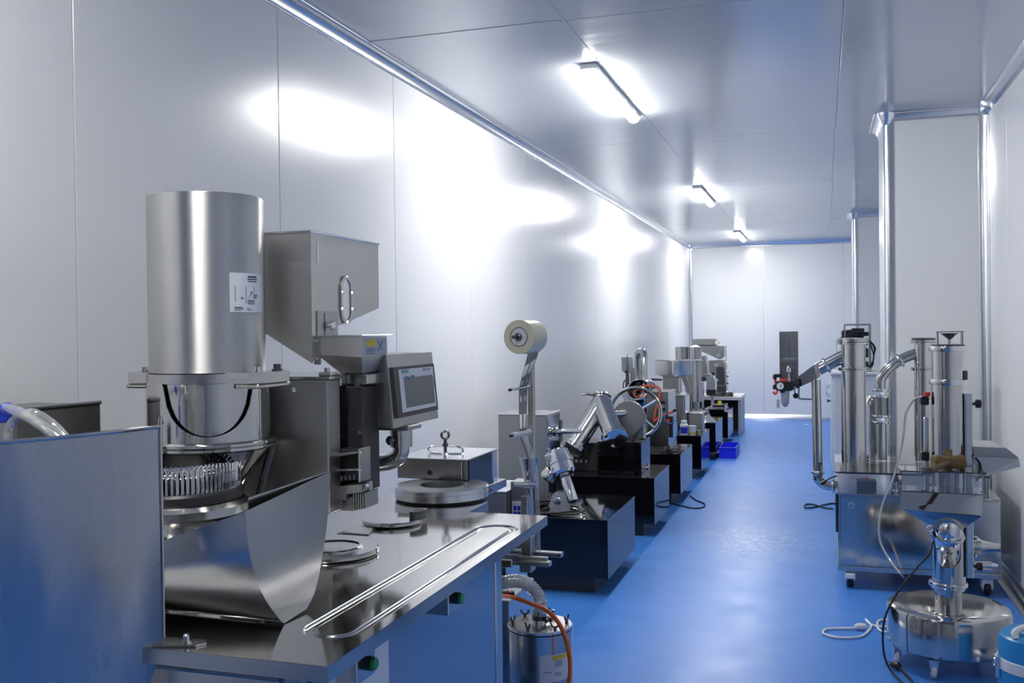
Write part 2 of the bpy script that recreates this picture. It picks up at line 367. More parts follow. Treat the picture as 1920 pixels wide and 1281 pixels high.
# vertical coves in the inner corners
def vcove(n, x, y, sx, sy, z0=0, z1=ZC-.03): return struct(n, MB().prism([(x + sx*u, y + sy*v) for u, v in cp], 'z', z0, z1), 'trim_aluminium')
vcove('trim_15', XL, YB, 1, -1); vcove('trim_16', XR, P1a, -1, -1)
# convex corner profiles of the piers: a half-round aluminium bead
def vbead(n, x, y, r=.034):
    a = [(x + r - r*cos(t), y + r - r*sin(t)) for t in [pi/2*i/10 for i in range(11)]]
    pts = [(x - .004, y + r + .022), (x - .004, y + r)] + [(p[0]-.004, p[1]-.004) for p in a[1:-1]] + [(x + r, y - .004), (x + r + .022, y - .004), (x + r + .022, y + .01), (x + .012, y + r + .022)]
    return struct(n, MB().prism(pts, 'z', 0, ZC-.05), 'trim_aluminium')
vbead('trim_17', XP1, P1a); vbead('trim_18', XP2, P2a)
# corner caps where the coves meet
def cap(n, x, y): return struct(n, MB().lathe((x, y, ZC-.075), (0,0,1), [(.020, 0), (.030, .010), (.040, .035), (.056, .06), (.060, .075)], 20), 'trim_aluminium')
cap('trim_19', XP1+.02, P1a+.02); cap('trim_20', XP2+.02, P2a+.02)
struct('trim_21', MB().sph((XR-.012, P1a-.012, ZC-.02), .04), 'trim_aluminium'); struct('trim_22', MB().sph((XL+.012, YB-.012, ZC-.02), .04), 'trim_aluminium')
# rounded skirting along the floor
bp = [(0, 0), (.055, 0), (.055, .004)] + [(.004 + .05*(1-sin(a)), .004 + .05*(1-cos(a))) for a in [pi/2*i/6 for i in range(1, 6)]] + [(.004, .058), (0, .07)]
def base_x(n, x, sgn, y0, y1): return struct(n, MB().prism([(x + sgn*u, v) for u, v in bp], 'y', y0, y1), 'trim_aluminium')
def base_y(n, y, sgn, x0, x1): return struct(n, MB().prism([(y + sgn*u, v) for u, v in bp], 'x', x0, x1), 'trim_aluminium')
base_x('baseboard_left', XL, 1, YF, YB); base_y('baseboard_back', YB, -1, XL, XREC); base_x('baseboard_right', XR, -1, YF, P1a)
base_y('baseboard_pier_near', P1a, -1, XP1, XR); base_x('baseboard_pier_side', XP1, -1, P1a, P1b)
base_y('baseboard_pier_far', P2a, -1, XP2, XREC); base_x('baseboard_pier_far_side', XP2, -1, P2a, P2b); base_x('baseboard_recess', XREC, -1, P1b, P2a)

# ---- ceiling lamps (each lamp lights the room itself)
def lamp(y0, label, tube='lamp_tube'):
    t = thing('ceiling_lamp', label, 'lamp', (-1.085, y0+.6, ZC), 'tube lamps along the ceiling')
    part('base_channel', MB().box(-1.125, -1.045, y0, y0+1.2, ZC-.028, ZC-.001, .004), 'white_plastic', t)
    for yy in (y0-.012, y0+1.2): part('end_cap', MB().box(-1.126, -1.044, yy, yy+.012, ZC-.030, ZC-.001, .004), 'white_plastic', t)
    pts = [(-1.085 + .034*cos(a), ZC-.026 - .028*sin(a)) for a in [pi*i/10 for i in range(11)]]
    part('light_tube', MB().prism(pts, 'y', y0+.004, y0+1.196), tube, t)
    return t
lamp(4.68, 'glowing white tube lamp on the ceiling nearest in view'); lamp(9.02, 'glowing white tube lamp in the middle of the ceiling row')
lamp(13.35, 'small glowing white tube lamp on the ceiling near the back wall'); lamp(.30, 'white tube lamp on the ceiling above the viewer', 'lamp_tube_weak')

# ------------------------------------------------------------------ capsule filling machine in the foreground
ZT = .85
fm = thing('capsule_filling_machine', 'large stainless capsule filling machine with upright drum and worktop in the foreground', 'machine', (-1.36, 2.2, 0))
TH = .028
# worktop with rounded drain channel: top skin is cut out around the channel ring
def stadium(cx, cy, hl, r, n=10):
    return [(cx + r*cos(a), cy + hl + r*sin(a)) for a in [pi*i/n for i in range(n+1)]] + [(cx - r*cos(a), cy - hl - r*sin(a)) for a in [pi*i/n for i in range(n+1)]]
def worktop():
    mb = MB(); outer = [(-1.96, 1.42), (-.782, 1.42), (-.782, 2.762), (-1.03, 2.762), (-1.03, 2.94), (-1.125, 3.06), (-1.125, 3.42), (-1.42, 3.42), (-1.42, 2.762), (-1.96, 2.762)]
    cx, cy, r = -.868, 2.075, .062; hl = .465
    st = stadium(cx, cy, hl, r)
    # the part of the worktop under the channel is lower: ring groove between two stadiums
    bm = bmesh.new()
    vo = [bm.verts.new((x, y, ZT)) for x, y in outer]; vi = [bm.verts.new((x, y, ZT)) for x, y in st]
    eo = [bm.edges.new((vo[i], vo[(i+1) % len(vo)])) for i in range(len(vo))]; ei = [bm.edges.new((vi[i], vi[(i+1) % len(vi)])) for i in range(len(vi))]
    bmesh.ops.triangle_fill(bm, use_beauty=True, use_dissolve=True, edges=eo+ei)
    bm.verts.index_update(); mb.add([v.co for v in bm.verts], [tuple(v.index for v in f.verts) for f in bm.faces]); bm.free()
    return mb, outer, cx, cy, hl, r
mb, outer, cx, cy, hl, r = worktop()
wt = part('worktop', mb, 'worktop_steel', fm)
n = len(outer); edge = MB().loft([[Vector((x, y, z)) for x, y in outer] for z in (ZT-.0005, ZT-TH)], False); edge.add([(x, y, ZT-TH) for x, y in outer], [tuple(range(n))])
part('edge_band', edge, 'brushed_steel', wt)
prof = [(0, 0), (.0015, -.0006), (.0035, -.003), (.0060, -.0052), (.0085, -.0058), (.0170, -.0058), (.0195, -.0050), (.0220, -.0026), (.0240, -.0012), (.0260, -.0010)]
loops = [[Vector((x, y, ZT+dz)) for x, y in stadium(cx, cy, hl, r-off)] for off, dz in prof]
part('drain_channel', MB().loft(loops, False), 'worktop_steel', wt)
part('channel_floor', MB().add([tuple(p) for p in loops[-1]], [tuple(range(len(loops[-1])))]), 'worktop_steel', wt)
cab = part('base_cabinet', MB().box(-1.93, -.862, 1.47, 2.53, .10, ZT-TH), 'cabinet_steel', fm)
part('door_panel', MB().box(-1.30, -.90, 1.458, 1.47, .13, ZT-TH-.02, .003), 'brushed_steel', cab)
part('door_panel', MB().box(-1.86, -1.31, 1.458, 1.47, .13, ZT-TH-.02, .003), 'brushed_steel', cab)
part('side_panel', MB().box(-.866, -.852, 1.50, 2.475, .13, ZT-TH-.012, .003), 'cabinet_steel', cab)
part('corner_post', MB().box(-.90, -.850, 2.482, 2.535, .10, ZT-TH, .004), 'brushed_steel', cab)
for x in (-1.86, -.92):
    for y in (1.54, 2.46): part('foot', MB().lathe((x, y, 0), (0,0,1), [(.035, 0), (.035, .012), (.014, .02), (.014, .10)], 16), 'dark_metal', fm)
for k, (y, z) in enumerate(((1.572, .795), (2.022, .795))):
    bx = part('button_box', MB().box(-.862, -.806, y, y+.075, z-.035, z+.02, .002), 'brushed_steel', fm)
    part('button_collar', MB().cyl((-.806, y+.038, z-.004), (-.794, y+.038, z-.004), .0135), 'black_plastic', bx)
    part('push_button', MB().lathe((-.794, y+.038, z-.004), (1,0,0), [(.0115, 0), (.0115, .007), (.009, .009)], 20), 'green_button', bx, 'green push button')
lb = part('instruction_label', MB().box(-.853, -.8505, 1.50, 1.80, .60, .775), 'label_white', fm, 'white printed instruction label')
mb = MB()
for i in range(6): mb.box(-.8505, -.8499, 1.60, 1.60+.12+.05*((i*7) % 3)/2, .69-i*.012, .694-i*.012)
part('print_line', mb, 'ink_grey', lb, stuff=True)

# --- feeding drum with scoop
dx, dy = -1.412, 2.0
R0 = .1355
zc = 1.312
drum = part('drum', MB().lathe((dx, dy, zc), (0,0,1), [(R0, 0), (R0, .414), (R0-.003, .416), (R0-.004, .414), (R0-.004, .01), (0, .01)], 72, False), 'drum_steel', fm)
a0 = math.atan2(-dy, -dx)                                # towards the viewer
def on_drum(a, z, r=R0+.0006): return Vector((dx + r*cos(a), dy + r*sin(a), z))
la, lbb = a0 + .37, a0 + 1.16
lab = part('instruction_label', MB().sheet([[on_drum(la + (lbb-la)*j/14, z, R0+.0009) for j in range(15)] for z in (1.452, 1.543)], .0006), 'label_white', drum, 'white printed label with arrow diagrams')
def ink(u0, u1, v0, v1): return MB().sheet([[on_drum(la + (lbb-la)*(u0 + (u1-u0)*j/4), 1.452 + .091*v, R0+.0014) for j in range(5)] for v in (v0, v1)], .0003)
for u0, u1, v0, v1 in ((.46, .74, .885, .93), (.44, .76, .83, .86), (.46, .73, .775, .80), (.10, .30, .10, .125), (.10, .34, .07, .085), (.10, .26, .035, .05), (.44, .66, .285, .31), (.44, .66, .245, .265), (.44, .66, .205, .225), (.62, .76, .43, .455), (.62, .75, .39, .41), (.62, .73, .355, .375), (.42, .50, .085, .10), (.42, .58, .05, .065)):
    part('print_line', ink(u0, u1, v0, v1), 'ink', lab)
for u, v0, v1 in ((.115, .27, .66), (.385, .22, .66), (.635, .48, .66)): part('print_drawing', ink(u, u+.022, v0, v1), 'ink_grey', lab)
mb = MB(); P_ = lambda u, v: on_drum(la + (lbb-la)*u, 1.452 + .091*v, R0+.0014)
for a, b_ in (((.24, .355), (.33, .355)), ((.47, .35), (.575, .53))):
    p, q = P_(*a), P_(*b_); mb.tube([p, q], .0005, 5, smooth=False); d = (q-p).normalized(); mb.lathe(q, d, [(.0024, -.005), (0.0001, .002)], 6)
part('print_arrow', mb, 'ink', lab)
# clamp flange with two ears
def ear(sx):
    x0 = dx + sx*.105; x1 = dx + sx*.192; u0, u1 = min(x0, x1), max(x0, x1)
    return MB().prism([(x0, dy-.085), (x1-sx*.028, dy-.085), (x1, dy-.05), (x1, dy+.05), (x1-sx*.028, dy+.085), (x0, dy+.085)], 'z', 1.287, 1.312)
for sx in (-1, 1):
    e = part('clamp_ear', ear(sx), 'brushed_steel', fm)
    part('clamp_ear_lower', MB().box(min(dx+sx*.12, dx+sx*.184), max(dx+sx*.12, dx+sx*.184), dy-.07, dy+.07, 1.274, 1.285, .003), 'brushed_steel', e)
    part('bolt', MB().lathe((dx+sx*.158, dy-.035, 1.312), (0,0,1), [(.012, 0), (.012, .004), (.008, .004), (.008, .012)], 12), 'chrome', e)
    part('bolt', MB().lathe((dx+sx*.165, dy+.04, 1.312), (0,0,1), [(.013, 0), (.013, .004), (.009, .004), (.009, .016)], 12), 'dark_metal', e)
part('flange_ring', MB().lathe((dx, dy, 1.288), (0,0,1), [(.128, 0), (R0+.006, 0), (R0+.006, .022), (.128, .022), (.128, 0)], 64, False), 'brushed_steel', fm)
# shroud with a U shaped opening towards the viewer
RS = .1405
def shroud():
    rows = []; n = 72; z0, z1 = 1.150, 1.290
    for j in range(15):
        row = []
        for i in range(n+1):
            a = -pi + 2*pi*i/n; s = 1.0
            half = .76
            if abs(a) < half:
                zz = z1 - (z1 - 1.166)*math.sqrt(max(0, 1 - (a/half)**2))**.9
            else: zz = z1
            z = z0 + (zz - z0)*j/14; row.append(Vector((dx + RS*cos(a0+a), dy + RS*sin(a0+a), z)))
        rows.append(row)
    return MB().sheet(rows, .003)
part('shroud', shroud(), 'polished_steel', fm)
def scoop():                                              # hanging polished scoop in the opening
    rows = []
    for j in range(15):
        t = j/14; row = []
        for i in range(21):
            a = -0.84 + 1.68*i/20; wz = math.sqrt(max(0, 1-(abs(a)/.86)**2.0))
            zz = 1.287 - (1.287-1.135)*t*wz; r = RS - .005 - .004*(t**1.4)*wz
            row.append(Vector((dx + r*cos(a0+a), dy + r*sin(a0+a), zz)))
        rows.append(row)
    return MB().sheet(rows, .002)
part('scoop', scoop(), 'polished_steel', fm)
part('lower_flange', MB().lathe((dx, dy, 1.128), (0,0,1), [(.12, 0), (.150, .000), (.156, .004), (.156, .010), (.152, .012), (.157, .014), (.157, .020), (.15, .024), (.12, .024), (.12, 0)], 72, False), 'polished_steel', fm)
part('cone', MB().lathe((dx, dy, 1.128), (0,0,1), [(.148, 0), (.09, -.08), (.075, -.11), (.072, -.11), (.145, 0)], 56, False), 'polished_steel', fm)
for a in (a0+1.35, a0-1.35): part('strut', MB().tube([(dx+.15*cos(a), dy+.15*sin(a), 1.13), (dx+.115*cos(a), dy+.115*sin(a), 1.0), (dx+.12*cos(a), dy+.12*sin(a), .92)], .009, 8), 'dark_metal', fm)
# turntable with its ring of pins
tx, ty = -1.425, 1.90
mb = MB()
for k, (r, n) in enumerate(((.134, 78), (.121, 70), (.108, 62), (.095, 54))):
    for i in range(n):
        a = 2*pi*(i + .5*(k % 2))/n; c = Vector((tx+r*cos(a), ty+r*sin(a), 1.047))
        mb.lathe(c, (0,0,1), [(.0038, 0), (.0038, .056), (.002, .060)], 6)
part('pin_ring', mb, 'chrome', fm, 'ring of upright steel pins', True)
part('pin_plate', MB().lathe((tx, ty, 1.022), (0,0,1), [(0, 0), (.142, 0), (.145, .006), (.145, .020), (.140, .026), (0, .026)], 64, False), 'black_panel', fm)
part('turntable', MB().lathe((tx, ty, .965), (0,0,1), [(.10, 0), (.148, .02), (.158, .028), (.158, .046), (.145, .056), (0, .056)], 64, False), 'brushed_steel', fm)
part('turntable_post', MB().lathe((tx, ty, ZT), (0,0,1), [(.085, 0), (.085, .05), (.105, .06), (.105, .118)], 48), 'polished_steel', fm)
part('bracket_block', MB().box(tx+.02, tx+.075, ty-.20, ty-.14, .962, .995, .003), 'brushed_steel', fm)
part('bracket_arm', MB().tube([(tx+.05, ty-.17, .965), (tx+.02, ty-.20, .92), (tx-.05, ty-.22, .90)], .012, 10), 'polished_steel', fm)

# --- curved guards
# U shaped trough guard on the worktop; end plate towards the aisle
XG = -.975
prof = [aX(460, 960, XG), aX(463, 1000, XG), aX(470, 1050, XG), aX(490, 1110, XG), aX(515, 1150, XG), aX(533, 1171, XG)]
def smooth2(P, k=4):
    Q = [P[0]*2-P[1]] + P + [P[-1]*2-P[-2]]; o = []
    for i in range(1, len(Q)-2):
        for j in range(k):
            t = j/k; a, b, c, d = Q[i-1], Q[i], Q[i+1], Q[i+2]; o.append(.5*((2*b) + (c-a)*t + (2*a-5*b+4*c-d)*t*t + (3*b-a-3*c+d)*t**3))
    return o + [P[-1]]
near = smooth2(prof); far = smooth2([aX(620, 885, XG), aX(617, 930, XG), aX(613, 985, XG), aX(605, 1040, XG), aX(592, 1105, XG), aX(575, 1142, XG)])
for p in near + far: p.z = max(p.z, ZT+.0015)
part('trough_end_plate', MB().plate(near + far[::-1], .0022), 'guard_steel', fm)
rows = []
for i in range(25):
    t = i/24; dxx = -.42*t; row = []
    for p in near:
        f = (p.z - ZT)/(near[0].z - ZT); row.append(Vector((p.x + dxx, p.y + .02*t, ZT + .0015 + f*(near[0].z - ZT - .0015)*(1 - .62*t))))
    rows.append(row)
part('trough_sheet', MB().sheet(rows, .002), 'guard_steel', fm)
ftop = far[0]; lend = aX(466, 934, -1.0); rows = []
for i in range(9):
    p = (ftop + Vector((-.003, 0, .002))).lerp(lend, i/8); rows.append([p, p + Vector((0, 0, -.05))])
part('trough_lip', MB().sheet(rows, .002), 'guard_steel', fm)
# tall bowed guard at the near left corner
gp = [(-1.150, 1.50), (-1.118, 1.440), (-1.128, 1.405), (-1.142, 1.342), (-1.165, 1.262), (-1.205, 1.180), (-1.265, 1.10), (-1.35, 1.03), (-1.46, .985)]
gp3 = smooth2([Vector((x, y, 0)) for x, y in gp[1:]], 5)
rows = []
for j in range(21):
    t = j/20; row = []
    for i, p in enumerate(gp3):
        s = i/(len(gp3)-1); zb = .862 - .32*min(1, s*2.2)**.8; zt_ = 1.236
        row.append(Vector((p.x - .14*min(1, s*1.6)*(1-t), p.y + .05*min(1, s*1.6)*(1-t), zb + (zt_-zb)*t)))
    rows.append(row)
part('bowed_guard', MB().sheet(rows, .0025), 'worn_guard_steel', fm)
top = [Vector((p.x, p.y, 1.238)) for p in gp3]; part('guard_rim', MB().tube(top, .0035, 8, 1), 'polished_steel', fm)
part('guard_edge', MB().tube([Vector((gp3[0].x, gp3[0].y, .863)), Vector((gp3[0].x, gp3[0].y+.0, 1.05)), Vector((gp3[0].x, gp3[0].y, 1.238)), Vector((gp3[0].x-.006, gp3[0].y+.012, 1.243))], .0035, 8), 'polished_steel', fm)
part('guard_tab', MB().prism([(-1.13, 1.425), (-1.055, 1.445), (-1.045, 1.462), (-1.055, 1.476), (-1.14, 1.47)], 'z', ZT+.0005, ZT+.004), 'brushed_steel', fm)
part('bolt', MB().lathe((-1.082, 1.456, ZT+.004), (0,0,1), [(.010, 0), (.010, .003), (.006, .003), (.006, .012), (.004, .014)], 12), 'chrome', fm)

# --- housing tower, column and dosing head
part('housing', MB().box(-1.62, -1.172, 2.15, 2.215, .948, 1.285, .004).box(-1.62, -1.232, 2.215, 2.42, .948, 1.283, .003), 'housing_steel', fm)
part('housing_foot', MB().box(-1.60, -1.36, 2.18, 2.40, ZT, .948, .003), 'dark_metal', fm)
part('housing_lid', MB().prism([(-1.62, 2.15), (-1.168, 2.15), (-1.168, 2.216), (-1.228, 2.216), (-1.228, 2.42), (-1.62, 2.42)], 'z', 1.285, 1.292), 'brushed_steel', fm)
part('screw', MB().lathe(aY(551, 731, 2.15), (0,-1,0), [(.006, 0), (.006, .003), (.004, .005)], 10), 'chrome', fm)
part('lug', MB().box(-1.205, -1.168, 2.16, 2.2, 1.292, 1.303, .003).cyl((-1.19, 2.18, 1.30), (-1.19, 2.18, 1.313), .007, n=12), 'brushed_steel', fm)
colm = part('column', MB().box(-1.216, -1.133, 2.262, 2.36, .985, 1.262, .003), 'black_panel', fm)
part('column_trim', MB().box(-1.225, -1.216, 2.258, 2.36, .93, 1.262, .002), 'dark_metal', fm)
for p in (aY(644, 817, 2.262), aY(675, 811, 2.262)): part('screw', MB().lathe(p, (0,-1,0), [(.005, 0), (.005, .003)], 10), 'chrome', colm)
mb = MB()
for i in range(6): q = aY(650+i*4, 771-i*.3, 2.2615); mb.box(q.x-.0018, q.x+.0018, q.y-.0006, q.y, q.z-.0012, q.z+.0012)
part('vent_dot', mb, 'black_rubber', colm, stuff=True)
part('column_cap', MB().box(-1.224, -1.180, 2.235, 2.32, 1.262, 1.296, .003).box(-1.180, -1.118, 2.262, 2.36, 1.266, 1.294, .003), 'brushed_steel', fm)
dh = part('dosing_head', MB().box(-1.184, -1.118, 2.240, 2.262, 1.02, 1.094, .002), 'black_panel', fm)
part('head_cheek', MB().box(-1.190, -1.184, 2.20, 2.262, 1.018, 1.092, .002), 'brushed_steel', dh); part('head_cheek', MB().box(-1.118, -1.112, 2.20, 2.262, 1.022, 1.108, .002), 'brushed_steel', dh)
part('guide_rail', MB().cyl((-1.19, 2.206, 1.088), (-1.112, 2.206, 1.100), .005, n=12), 'chrome', dh)
part('guide_rail', MB().cyl((-1.19, 2.206, 1.05), (-1.112, 2.206, 1.055), .004, n=12), 'chrome', dh)
part('top_bar', MB().box(-1.188, -1.114, 2.215, 2.262, 1.094, 1.104, .002), 'black_panel', dh)
for i in range(5): part('roller', MB().cyl((-1.178+i*.012, 2.204, 1.024+i*.0015), (-1.178+i*.012, 2.204, 1.036+i*.0015), .005, n=12), 'dark_metal', dh)
part('hinge_knob', MB().sph((-1.188, 2.196, 1.079), .008, 14, 8), 'chrome', dh)
part('clamp_knob', MB().lathe((-1.108, 2.22, 1.012), (1,0,0), [(.004, 0), (.004, .008), (.012, .008), (.012, .016)], 14), 'chrome', dh)
part('cross_block', MB().prism([(-1.190, .978), (-1.152, .978), (-1.150, .992), (-1.108, .998), (-1.108, 1.018), (-1.150, 1.014), (-1.190, 1.006)], 'y', 2.20, 2.262), 'dull_steel', dh)
lbk = part('lower_block', MB().prism([(-1.222, 2.20), (-1.180, 2.20), (-1.176, 2.225), (-1.146, 2.225), (-1.146, 2.30), (-1.222, 2.30)], 'z', .945, .980), 'dull_steel', fm)
part('block_bolt', MB().lathe((-1.198, 2.20, .962), (0,-1,0), [(.008, 0), (.008, .004), (.005, .004), (.005, .010)], 12), 'chrome', lbk)
for i in range(6): part('fin', MB().box(-1.140+i*.0065, -1.1362+i*.0065, 2.215, 2.285, .948+i*.0015, .99+i*.001), 'dull_steel', fm)
# --- dosing hopper bin
XH, YH = -1.242, 2.20
fy = aX(709, 460, XH).y
t0 = aY(583, 436, YH).z; zb1 = aX(711, 578, XH).z
xl = aY(470, 436, YH).x - .06
zl = aY(500, 620, YH).z + .05
zm = aY(588, 682, YH).z; ya = aX(640, 622, XH).y; za = aX(640, 622, XH).z
bin_ = MB()
A = [Vector((xl, YH, t0)), Vector((XH, YH, t0)), Vector((XH, fy, t0)), Vector((xl, fy, t0))]
Bm = [Vector((xl, YH, zl)), Vector((XH, YH, zm)), Vector((XH, YH+.07, za)), Vector((XH, fy, zb1)), Vector((xl, fy, zl+.05))]
bin_.add(A + Bm, [(0,1,2,3), (0,4,5,1), (1,5,6,7,2), (2,7,8,3), (3,8,4,0), (4,8,7,6,5)])
hb = part('dosing_hopper', bin_, 'satin_steel', fm)
part('hopper_lid', MB().box(xl-.004, XH+.004, YH-.004, fy+.006, t0, t0+.006, .002), 'satin_aluminium', hb)
# sight window in the hopper side
wc = aX(648, 562, XH); hw = .5*(aX(659, 562, XH).y - aX(637, 562, XH).y); hh = .5*(aX(648, 517, XH).z - aX(648, 608, XH).z)
def stad(y, z, r, h, n=10): return [(y + r*cos(a), z + h - r + r*sin(a)) for a in [pi*i/n for i in range(n+1)]] + [(y - r*cos(a), z - h + r - r*sin(a)) for a in [pi*i/n for i in range(n+1)]]
so, si = stad(wc.y, wc.z, hw, hh), stad(wc.y, wc.z, hw-.011, hh-.011)
fr = MB().loft([[Vector((x, u, v)) for u, v in pl] for x, pl in ((XH+.0005, so), (XH+.005, so), (XH+.005, si), (XH+.0005, si), (XH+.0005, so))], False)
wf_ = part('sight_window_frame', fr, 'polished_steel', hb); part('sight_pane', MB().prism(si, 'x', XH+.0005, XH+.002), 'satin_aluminium', wf_, 'pale oval pane')
for u, v in ((0, hh-.005), (0, -hh+.005), (hw-.005, .02), (-hw+.005, .02), (hw-.005, -.025), (-hw+.005, -.025)): part('screw', MB().lathe((XH+.005, wc.y+u, wc.z+v), (1,0,0), [(.004, 0), (.003, .003)], 8), 'chrome', wf_)
p0, p1_ = aX(593, 583, XH), aX(632, 628, XH)
sp = part('slide_plate', MB().box(XH+.0005, XH+.003, p0.y, p1_.y, p1_.z-.01, p0.z), 'dull_steel', hb)
part('slot', MB().box(XH+.003, XH+.0035, p0.y+.035, p0.y+.039, p1_.z, p0.z-.005), 'black_rubber', sp)
kk = aX(613, 611, XH); part('star_knob', MB().lathe((XH+.003, kk.y, kk.z), (1,0,0), [(.005, 0), (.005, .008), (.011, .008), (.011, .018), (.006, .02)], 8), 'chrome', sp)
part('drip_mark', MB().box(XH+.0003, XH+.001, YH+.032, YH+.037, t0-.075, t0-.022), 'satin_aluminium', hb)
# chute under the hopper
x0, x1c, y0c, y1c = XH+.002, -1.112, YH+.02, YH+.17
zt2 = aY(590, 632, y0c).z; zr = aY(592, 662, y0c).z
loops = [[Vector((x0, y0c, zt2)), Vector((x1c, y0c, zt2)), Vector((x1c, y1c, zt2)), Vector((x0, y1c, zt2))],
         [Vector((x0, y0c, zr-.004)), Vector((x1c, y0c, zr-.012)), Vector((x1c, y1c, zr-.012)), Vector((x0, y1c, zr-.004))],
         [Vector((x0+.045, y0c+.04, 1.296)), Vector((x1c-.02, y0c+.04, 1.296)), Vector((x1c-.02, y1c-.03, 1.296)), Vector((x0+.045, y1c-.03, 1.296))]]
ch = part('chute', MB().loft(loops), 'satin_steel', fm)
part('chute_lid', MB().box(x0, x1c+.004, y0c-.003, y1c+.03, zt2, zt2+.004, .001), 'satin_aluminium', ch)
part('chute_hinge', MB().box(x0-.006, x0+.012, y0c-.004, y0c, zr-.03, zt2), 'dull_steel', ch)
for z in (zr-.018, zt2-.012): part('bolt', MB().lathe((x0+.002, y0c-.004, z), (0,-1,0), [(.0045, 0), (.0035, .003)], 8), 'chrome', ch)
cl = part('warning_label', MB().box(x1c, x1c+.0008, y0c+.006, y1c-.006, zr-.008, zt2-.002), 'label_blue_grey', ch, 'blue grey warning label')
part('label_heading', MB().box(x1c+.0008, x1c+.0012, y0c+.025, y0c+.08, zt2-.026, zt2-.008), 'yellow', cl, 'yellow heading')
for i, (w_, z) in enumerate(((.055, zt2-.032), (.055, zt2-.037), (.05, zr+.004), (.05, zr-.002))): part('print_line', MB().box(x1c+.0008, x1c+.0012, y0c+.022, y0c+.022+w_, z-.0015, z), 'ink', cl)
mb = MB()
for s_ in (-1, 1): mb.tube([(x1c+.001, y0c+.105-s_*.016, zr+.03), (x1c+.001, y0c+.105+s_*.016, zr+.002)], .0008, 5, smooth=False)
part('print_cross', mb, 'ink', cl)

BL_, BR_, TL_, TR_ = Vector((-1.092, 2.35, 1.146)), Vector((-1.094, 2.664, 1.146)), Vector((-1.110, 2.35, 1.338)), Vector((-1.112, 2.664, 1.338))
back = Vector((-.082, .0, .004))
cpn = part('control_panel_box', MB().loft([[BL_, BR_, TR_, TL_], [p + back for p in (BL_, BR_, TR_, TL_)]]), 'housing_steel', fm)
def face(u, v, n=0.0):
    p = BL_.lerp(BR_, u).lerp(TL_.lerp(TR_, u), v); return p + Vector((.995, .0, .09)) * n
def fquad(u0, u1, v0, v1, n0, n1): return MB().loft([[face(a, b, n) for a, b in ((u0, v0), (u1, v0), (u1, v1), (u0, v1))] for n in (n0, n1)])
part('panel_flange', MB().loft([[face(u, v, n) for u, v in pl] for n, pl in ((0, [(-.01,-.01),(1.01,-.01),(1.01,1.01),(-.01,1.01)]), (.006, [(-.01,-.01),(1.01,-.01),(1.01,1.01),(-.01,1.01)]))]), 'dull_steel', cpn)
scr = part('touch_screen', fquad(.05, .97, .12, .83, .006, .014), 'black_panel', cpn, 'touch screen in a black bezel')
part('protective_film', fquad(.155, .93, .185, .79, .014, .0146), 'label_white', scr, 'pale protective film over the display')
part('display', fquad(.24, .90, .24, .665, .0146, .0150), 'screen_grey', scr, 'dull grey display')
lettering('maker_lettering', 'SIEMENS', .0135, 'teal_ink', scr, face(.20, .735, .0147), BR_-BL_, TL_-BL_)
lettering('model_lettering', 'SIMATIC HMI', .0095, 'ink_grey', scr, face(.68, .742, .0147), BR_-BL_, TL_-BL_)
mb = MB()
for i in range(8): v = .62 - i*.022; q = fquad(.91, .93, v, v+.012, .0146, .0152); mb.add(q.v, q.f)
part('print_line', mb, 'ink', scr, stuff=True)
q = [face(.24+.02*i, .645 + .012*sin(i*.9) + .001*i, .0152) for i in range(12)]
part('film_crease', MB().sheet([[p, p + Vector((.003, 0, .006))] for p in q], .0004), 'clear_film', scr)
nk = part('arm_socket', MB().lathe((-1.112, 2.452, 1.088), (0,0,1), [(.022, -.004), (.031, -.004), (.031, .042), (.022, .046), (.022, .06)], 32), 'brushed_steel', fm)
part('socket_plate', MB().box(-1.165, -1.07, 2.41, 2.50, 1.132, 1.146, .003), 'dull_steel', nk)
part('clamp_screw', MB().lathe((-1.118, 2.428, 1.105), (-.35, -1, 0), [(.005, 0), (.005, .016), (.012, .016), (.013, .024), (.008, .030)], 12), 'dark_metal', nk)
part('arm_tube', MB().tube([(-1.112, 2.452, 1.09), (-1.113, 2.452, 1.072), (-1.120, 2.45, 1.056), (-1.134, 2.447, 1.046), (-1.152, 2.442, 1.040), (-1.19, 2.43, 1.036), (-1.25, 2.41, 1.034)], .0235, 20), 'brushed_steel', fm)
# --- closing head behind, on posts, under a clear cover
yh = 3.05; hx0, hx1 = -1.40, -1.142
ph = part('closing_head', MB().box(hx0, hx1-.018, yh, yh+.30, .898, .964, .003), 'brushed_steel', fm)
part('head_cheek', MB().box(hx1-.016, hx1, yh, yh+.30, .898, .964, .002), 'dull_steel', ph)
part('head_cover_plate', MB().box(hx0-.003, hx1+.003, yh-.004, yh+.32, .964, .969, .001), 'satin_aluminium', ph)
for x in (-1.35, -1.19): part('post', MB().cyl((x, yh+.15, ZT), (x, yh+.15, .90), .019), 'chrome', ph)
q = aY(806, 886, yh); part('socket_screw', MB().lathe((q.x, q.y, q.z), (0,-1,0), [(.010, 0), (.010, .003), (.006, .003), (.006, .001), (0, .001)], 16, False), 'dark_metal', ph)
ex, ey = -1.272, yh+.13
part('eye_bolt', MB().torus((ex, ey, 1.035), (.45, -.9, 0), .013, .0048, 28, 8).cyl((ex, ey, .968), (ex, ey, 1.022), .006, n=12).cyl((ex, ey, .998), (ex, ey, 1.006), .011, n=16), 'dark_metal', ph)
part('bail_handle', MB().tube([(ex-.055, ey+.0, .972), (ex-.066, ey, .985), (ex-.05, ey, .994), (ex, ey, .996), (ex+.05, ey, .994), (ex+.066, ey, .985), (ex+.055, ey, .972), (ex, ey-.02, .971), (ex-.055, ey, .972)], .0035, 8), 'chrome', ph)
yk = aX(928, 842, hx1).y
